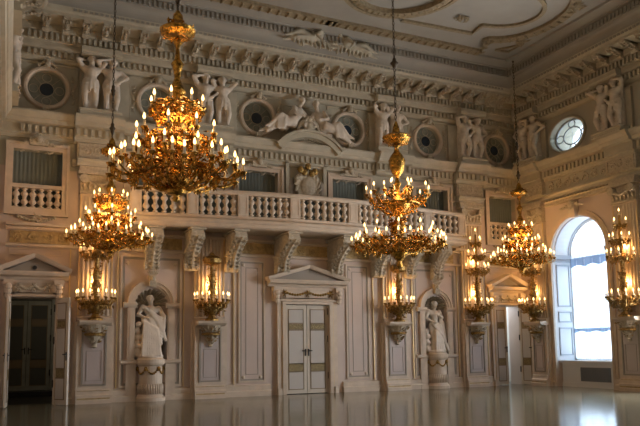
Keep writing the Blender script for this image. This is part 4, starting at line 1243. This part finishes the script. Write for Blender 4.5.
def chandelier_two_tier(label, loc):
    t = thing('chandelier', label, 'chandelier', loc, 0, 'gilt candle chandeliers')
    b = MB()
    b.lathe([(.005,-.70),(.06,-.66),(.1,-.6),(.05,-.52),(.12,-.44),(.22,-.34),(.30,-.2),(.26,-.08),(.16,.02),(.1,.14),(.2,.34),(.22,.46),(.1,.6),(.08,.72),(.2,.86),(.34,1.0),(.36,1.08),(.16,1.16),(.08,1.3),
             (.06,1.5),(.1,1.62),(.06,1.7),(.05,1.8),(.14,1.9),(.2,2.05),(.23,2.25),(.16,2.4),(.08,2.5),(.05,2.62),(.12,2.66)], n=16)
    b.build('stem', M['gold'], t, True)
    b = MB(); b.lathe([(.05,2.68),(.2,2.70),(.34,2.80),(.38,2.90),(.3,2.96),(.12,3.0),(.08,3.2),(.03,3.35)], n=18); clutter(b, 36, lambda z: .36, 2.76, 2.95, .12)
    b.build('canopy_bowl', M['gold'], t)
    b = MB(); b2 = MB()
    for i in range(14):
        a = 2*PI*i/14
        b.tube([pol(.1,a,-.28),pol(.4,a+.1,-.25),pol(.66,a+.15,-.15),pol(.76,a+.1,-.02),pol(.6,a,.06)], .022, 5)
        b2.tube([pol(.15,a,.75),pol(.4,a,.86),pol(.58,a,1.04),pol(.5,a,1.16)], .018, 5)
    b.tube([pol(.76,2*PI*i/30,-.04) for i in range(30)], .03, 5, True); b2.tube([pol(.58,2*PI*i/24,1.04) for i in range(24)], .026, 5, True)
    clutter(b, 170, lambda z: .3+.5*max(0,min(1,(z+.28)/.25))*random.random()**.4, -.27, .06, .13)
    clutter(b2, 130, lambda z: .2+.42*random.random(), .75, 1.2, .12); clutter(b2, 90, lambda z: .16+.1*random.random(), .1, .7, .14)
    b.build('basket', M['gold'], t); b2.build('upper_basket', M['gold'], t)
    arms(t, 12, (.35,-.02,1.26,-.06,.13,dict(leaves=22,twin=.15)), ph=.1)
    arms(t, 10, (.3,.12,.94,.28,.12,dict(leaves=12)), ph=.4, nm='inner_arm')
    arms(t, 10, (.25,1.05,.84,1.32,.12,dict(leaves=14)), ph=.2, nm='upper_arm')
    arms(t, 5, (.12,1.28,.36,1.48,.08,dict(leaves=6)), ph=.0, nm='crown_arm')
    chain_part(t, 3.3, ZC-loc[2], ((5.0,.12),))
    return t
chandelier_two_tier('gilt two-tier candle chandelier right of the balcony centre', (.05,-6.1,4.30))

def sconce(label, loc, rz, tall):
    br = thing('bracket_shelf', label.replace('sconce', 'bracket shelf below the sconce').replace('gilt candle', 'carved'), 'bracket', loc, rz)
    b = MB(); b.run([(.15,2.30),(.5,2.32),(.56,2.38),(.56,2.44),(.15,2.46)], -.46, .46); b.build('shelf', M['trim'], br)
    b = MB()
    b.lathe([(.02,1.62),(.08,1.66),(.06,1.74),(.14,1.86),(.2,2.05),(.26,2.2),(.34,2.31),(.02,2.33)], (0,-.28,0), 12)
    for k in range(34):
        u = random.random(); a = PI+PI*random.random(); r = .1+.24*u
        b.leaf((r*math.cos(a),-.28+r*math.sin(a),1.75+.5*u),(math.cos(a),math.sin(a),.8),.2,.1,.07)
    b.build('corbel', M['orn'], br)
    b = MB()
    for k in range(18):
        a = PI+PI*random.random(); u = random.random(); r = .14+.26*u
        b.leaf((r*math.cos(a),-.3+r*math.sin(a),1.8+.46*u),(math.cos(a)+random.random()-.5,math.sin(a),.2),.14,.07,.05)
    b.tube([(.26*math.cos(PI+PI*k/12),-.3+.26*math.sin(PI+PI*k/12),2.03) for k in range(13)], .05, 6)
    b.build('gilt_leaf', M['dgold'], br)
    t = thing('candle_sconce', label, 'sconce', tuple(Vector(loc)+Euler((0,0,rz)).to_matrix() @ Vector((0,-.42,2.445))), rz, 'gilt candle sconces on the walls')
    g = M['dgold']
    b = MB(); b.lathe([(.22,0),(.22,.05),(.14,.1),(.1,.18),(.18,.3),(.24,.42),(.16,.52),(.1,.58),(.06,.66),(.09,.85),(.13,1.0),(.09,1.2),(.12,1.4),(.07,1.55),(.06,1.75),(.03,1.8)], n=12)
    clutter(b, 60, lambda z: .2, .15, .5, .13); clutter(b, 50, lambda z: .13, .7, 1.7, .14); b.build('stem', g, t)
    b = MB()
    b.tube([pol(.4,2*PI*i/20,.42) for i in range(20)], .025, 5, True); clutter(b, 110, lambda z: .2+.3*random.random(), .3, .62, .14); b.build('basket', g, t)
    def ring_arms(n, spec, nm, a0=PI*.97, a1=PI*2.03):
        me, ends = arm_mesh(*spec[:5], nm, g, **spec[5])
        for i in range(n):
            a = a0+(a1-a0)*i/(n-1) if n > 1 else PI*1.5
            mobj(nm, me, (0,0,0), a, t)
            for e in ends: candle(t, (e[0]*math.cos(a)-e[1]*math.sin(a), e[0]*math.sin(a)+e[1]*math.cos(a), e[2]+.01))
    ring_arms(9, (.1,.46,.55,.66,.14,dict(leaves=12)), 'arm')
    if tall:
        b = MB(); b.lathe([(.06,1.7),(.1,1.85),(.2,1.98),(.12,2.08),(.05,2.2),(.09,2.4),(.16,2.5),(.06,2.62),(.05,2.9),(.12,3.02),(.05,3.12),(.03,3.4)], n=10)
        clutter(b, 60, lambda z: .18+.16*random.random(), 1.8, 2.1, .13); clutter(b, 40, lambda z: .14+.1*random.random(), 2.4, 2.6, .12); clutter(b, 20, lambda z: .12, 2.95, 3.08, .1)
        b.build('upper_stem', g, t)
        ring_arms(7, (.08,1.86,.46,2.02,.12,dict(leaves=9)), 'upper_arm')
        ring_arms(5, (.06,2.42,.34,2.55,.1,dict(leaves=7)), 'upper_arm')
        ring_arms(3, (.05,2.96,.24,3.06,.08,dict(leaves=5)), 'upper_arm')
        candle(t, (0,0,3.4))
    else:
        b = MB(); b.lathe([(.04,1.76),(.2,1.8),(.27,1.86),(.3,1.98),(.22,2.06),(.1,2.1),(.06,2.18),(.02,2.2)], n=12); clutter(b, 26, lambda z: .27, 1.8, 2.05, .12)
        b.build('crown', g, t)
    return t
sconce('tall gilt candle sconce beside the open dark doorway, behind the low chandelier', (-7.0,0,0), 0, True)
sconce('gilt candle sconce with crown left of the closed white door', (-3.47,0,0), 0, False)
sconce('gilt candle sconce with crown right of the closed white door', (3.47,0,0), 0, False)
sconce('tall gilt candle sconce just left of the half-open door', (7.0,0,0), 0, True)
sconce('gilt candle sconce squeezed between half-open door and arched window', (W,-1.1,0), RR, True)
sconce('tall gilt candle sconce right of the arched window at the picture edge', (W,-5.35,0), RR, True)

# ------------------------------------------------------------------ light
def lamp(name, typ, loc, e, col, **kw):
    l = D.lights.new(name, typ); l.energy = e; l.color = col
    for k, v in kw.items(): setattr(l, k, v)
    o = D.objects.new(name, l); COL.objects.link(o); o.location = loc
    return o
WARM = (1., .55, .20)
for i, (x, y, z) in enumerate(((-6.86,-10.3,4.78),(-6.88,-2.3,4.72),(7.68,-2.2,4.8))):
    e = (1., 1.5, 1.3)[i]
    lamp('chandelier_glow', 'POINT', (x,y,z+.45), 95*e, WARM, shadow_soft_size=.3)
    lamp('chandelier_glow', 'POINT', (x,y,z+1.25), 45*e, WARM, shadow_soft_size=.2)
lamp('chandelier_glow', 'POINT', (.05,-6.1,4.75), 95, WARM, shadow_soft_size=.3)
lamp('chandelier_glow', 'POINT', (.05,-6.1,5.85), 50, WARM, shadow_soft_size=.2)
for x, tall in ((-7.0,1),(-3.47,0),(3.47,0),(7.0,1)):
    lamp('sconce_glow', 'POINT', (x,-.25,3.58), 20, WARM, shadow_soft_size=.08)
    if tall: lamp('sconce_glow', 'POINT', (x,-.25,4.85), 17, WARM, shadow_soft_size=.08)
for y in (-1.0,-5.35):
    lamp('sconce_glow', 'POINT', (W-.25,y,3.58), 17, WARM, shadow_soft_size=.08)
    lamp('sconce_glow', 'POINT', (W-.25,y,4.85), 14, WARM, shadow_soft_size=.08)
for i, lx_ in enumerate(WIN):
    o = lamp('daylight', 'AREA', (W+1.3,-lx_,3.6), (120,1250,300,100,50)[i], (.55,.77,1.) if i == 0 else (.92,.95,1.), shape='RECTANGLE', size=2.6, size_y=5.4)
    o.rotation_euler = (0, PI/2, 0)
    o.rotation_euler = Euler((PI/2,0,PI/2)).to_matrix().to_euler()
    o = lamp('daylight', 'AREA', (W+1.3,-lx_+.2,9.42), (14,170,60,20,10)[i], (.6,.8,1.) if i == 0 else (.92,.95,1.), shape='RECTANGLE', size=1.9, size_y=1.5)
    o.rotation_euler = Euler((PI/2,0,PI/2)).to_matrix().to_euler()
lamp('side_room_light', 'POINT', (8.9,1.5,3.2), 60, (.85,.92,1.), shadow_soft_size=.3)
lamp('vestibule_light', 'POINT', (-7.6,2.4,3.3), 13.0, (1.,.8,.55), shadow_soft_size=.3)
w = D.worlds.new('sky'); SC.world = w; w.use_nodes = True
w.node_tree.nodes['Background'].inputs[0].default_value = (.72,.86,1.,1); w.node_tree.nodes['Background'].inputs[1].default_value = 1.7

# ------------------------------------------------------------------ camera
f = 675.5043; yaw, pitch, roll = .4322, .1111, -.0127
c, s = math.cos(yaw), math.sin(yaw); cp, sp = math.cos(pitch), math.sin(pitch); cr, sr = math.cos(roll), math.sin(roll)
fw = Vector((s,c,0)); rt = Vector((c,-s,0)); up = Vector((0,0,1))
F = fw*cp+up*sp; U = up*cp-fw*sp
R_, U_ = rt*cr+U*sr, U*cr-rt*sr
cam = D.cameras.new('camera'); co = D.objects.new('camera', cam); COL.objects.link(co)
m = Matrix((R_, U_, -F)).transposed().to_4x4(); m.translation = (-9.3381,-21.4014,1.5587)
co.matrix_world = m
cam.sensor_width = 36; cam.lens = 36*f/640; cam.shift_y = (272.2084-213)/640
cam.clip_start = .05; cam.clip_end = 200
SC.camera = co
SC.view_settings.view_transform = 'Standard'; SC.view_settings.look = 'None'
SC.view_settings.gamma = 1; SC.view_settings.use_curve_mapping = False
SC.view_settings.exposure = .72
try:
    SC.cycles.use_denoising = True
    SC.cycles.max_bounces = 8; SC.cycles.diffuse_bounces = 4; SC.cycles.sample_clamp_indirect = 4
except Exception: pass
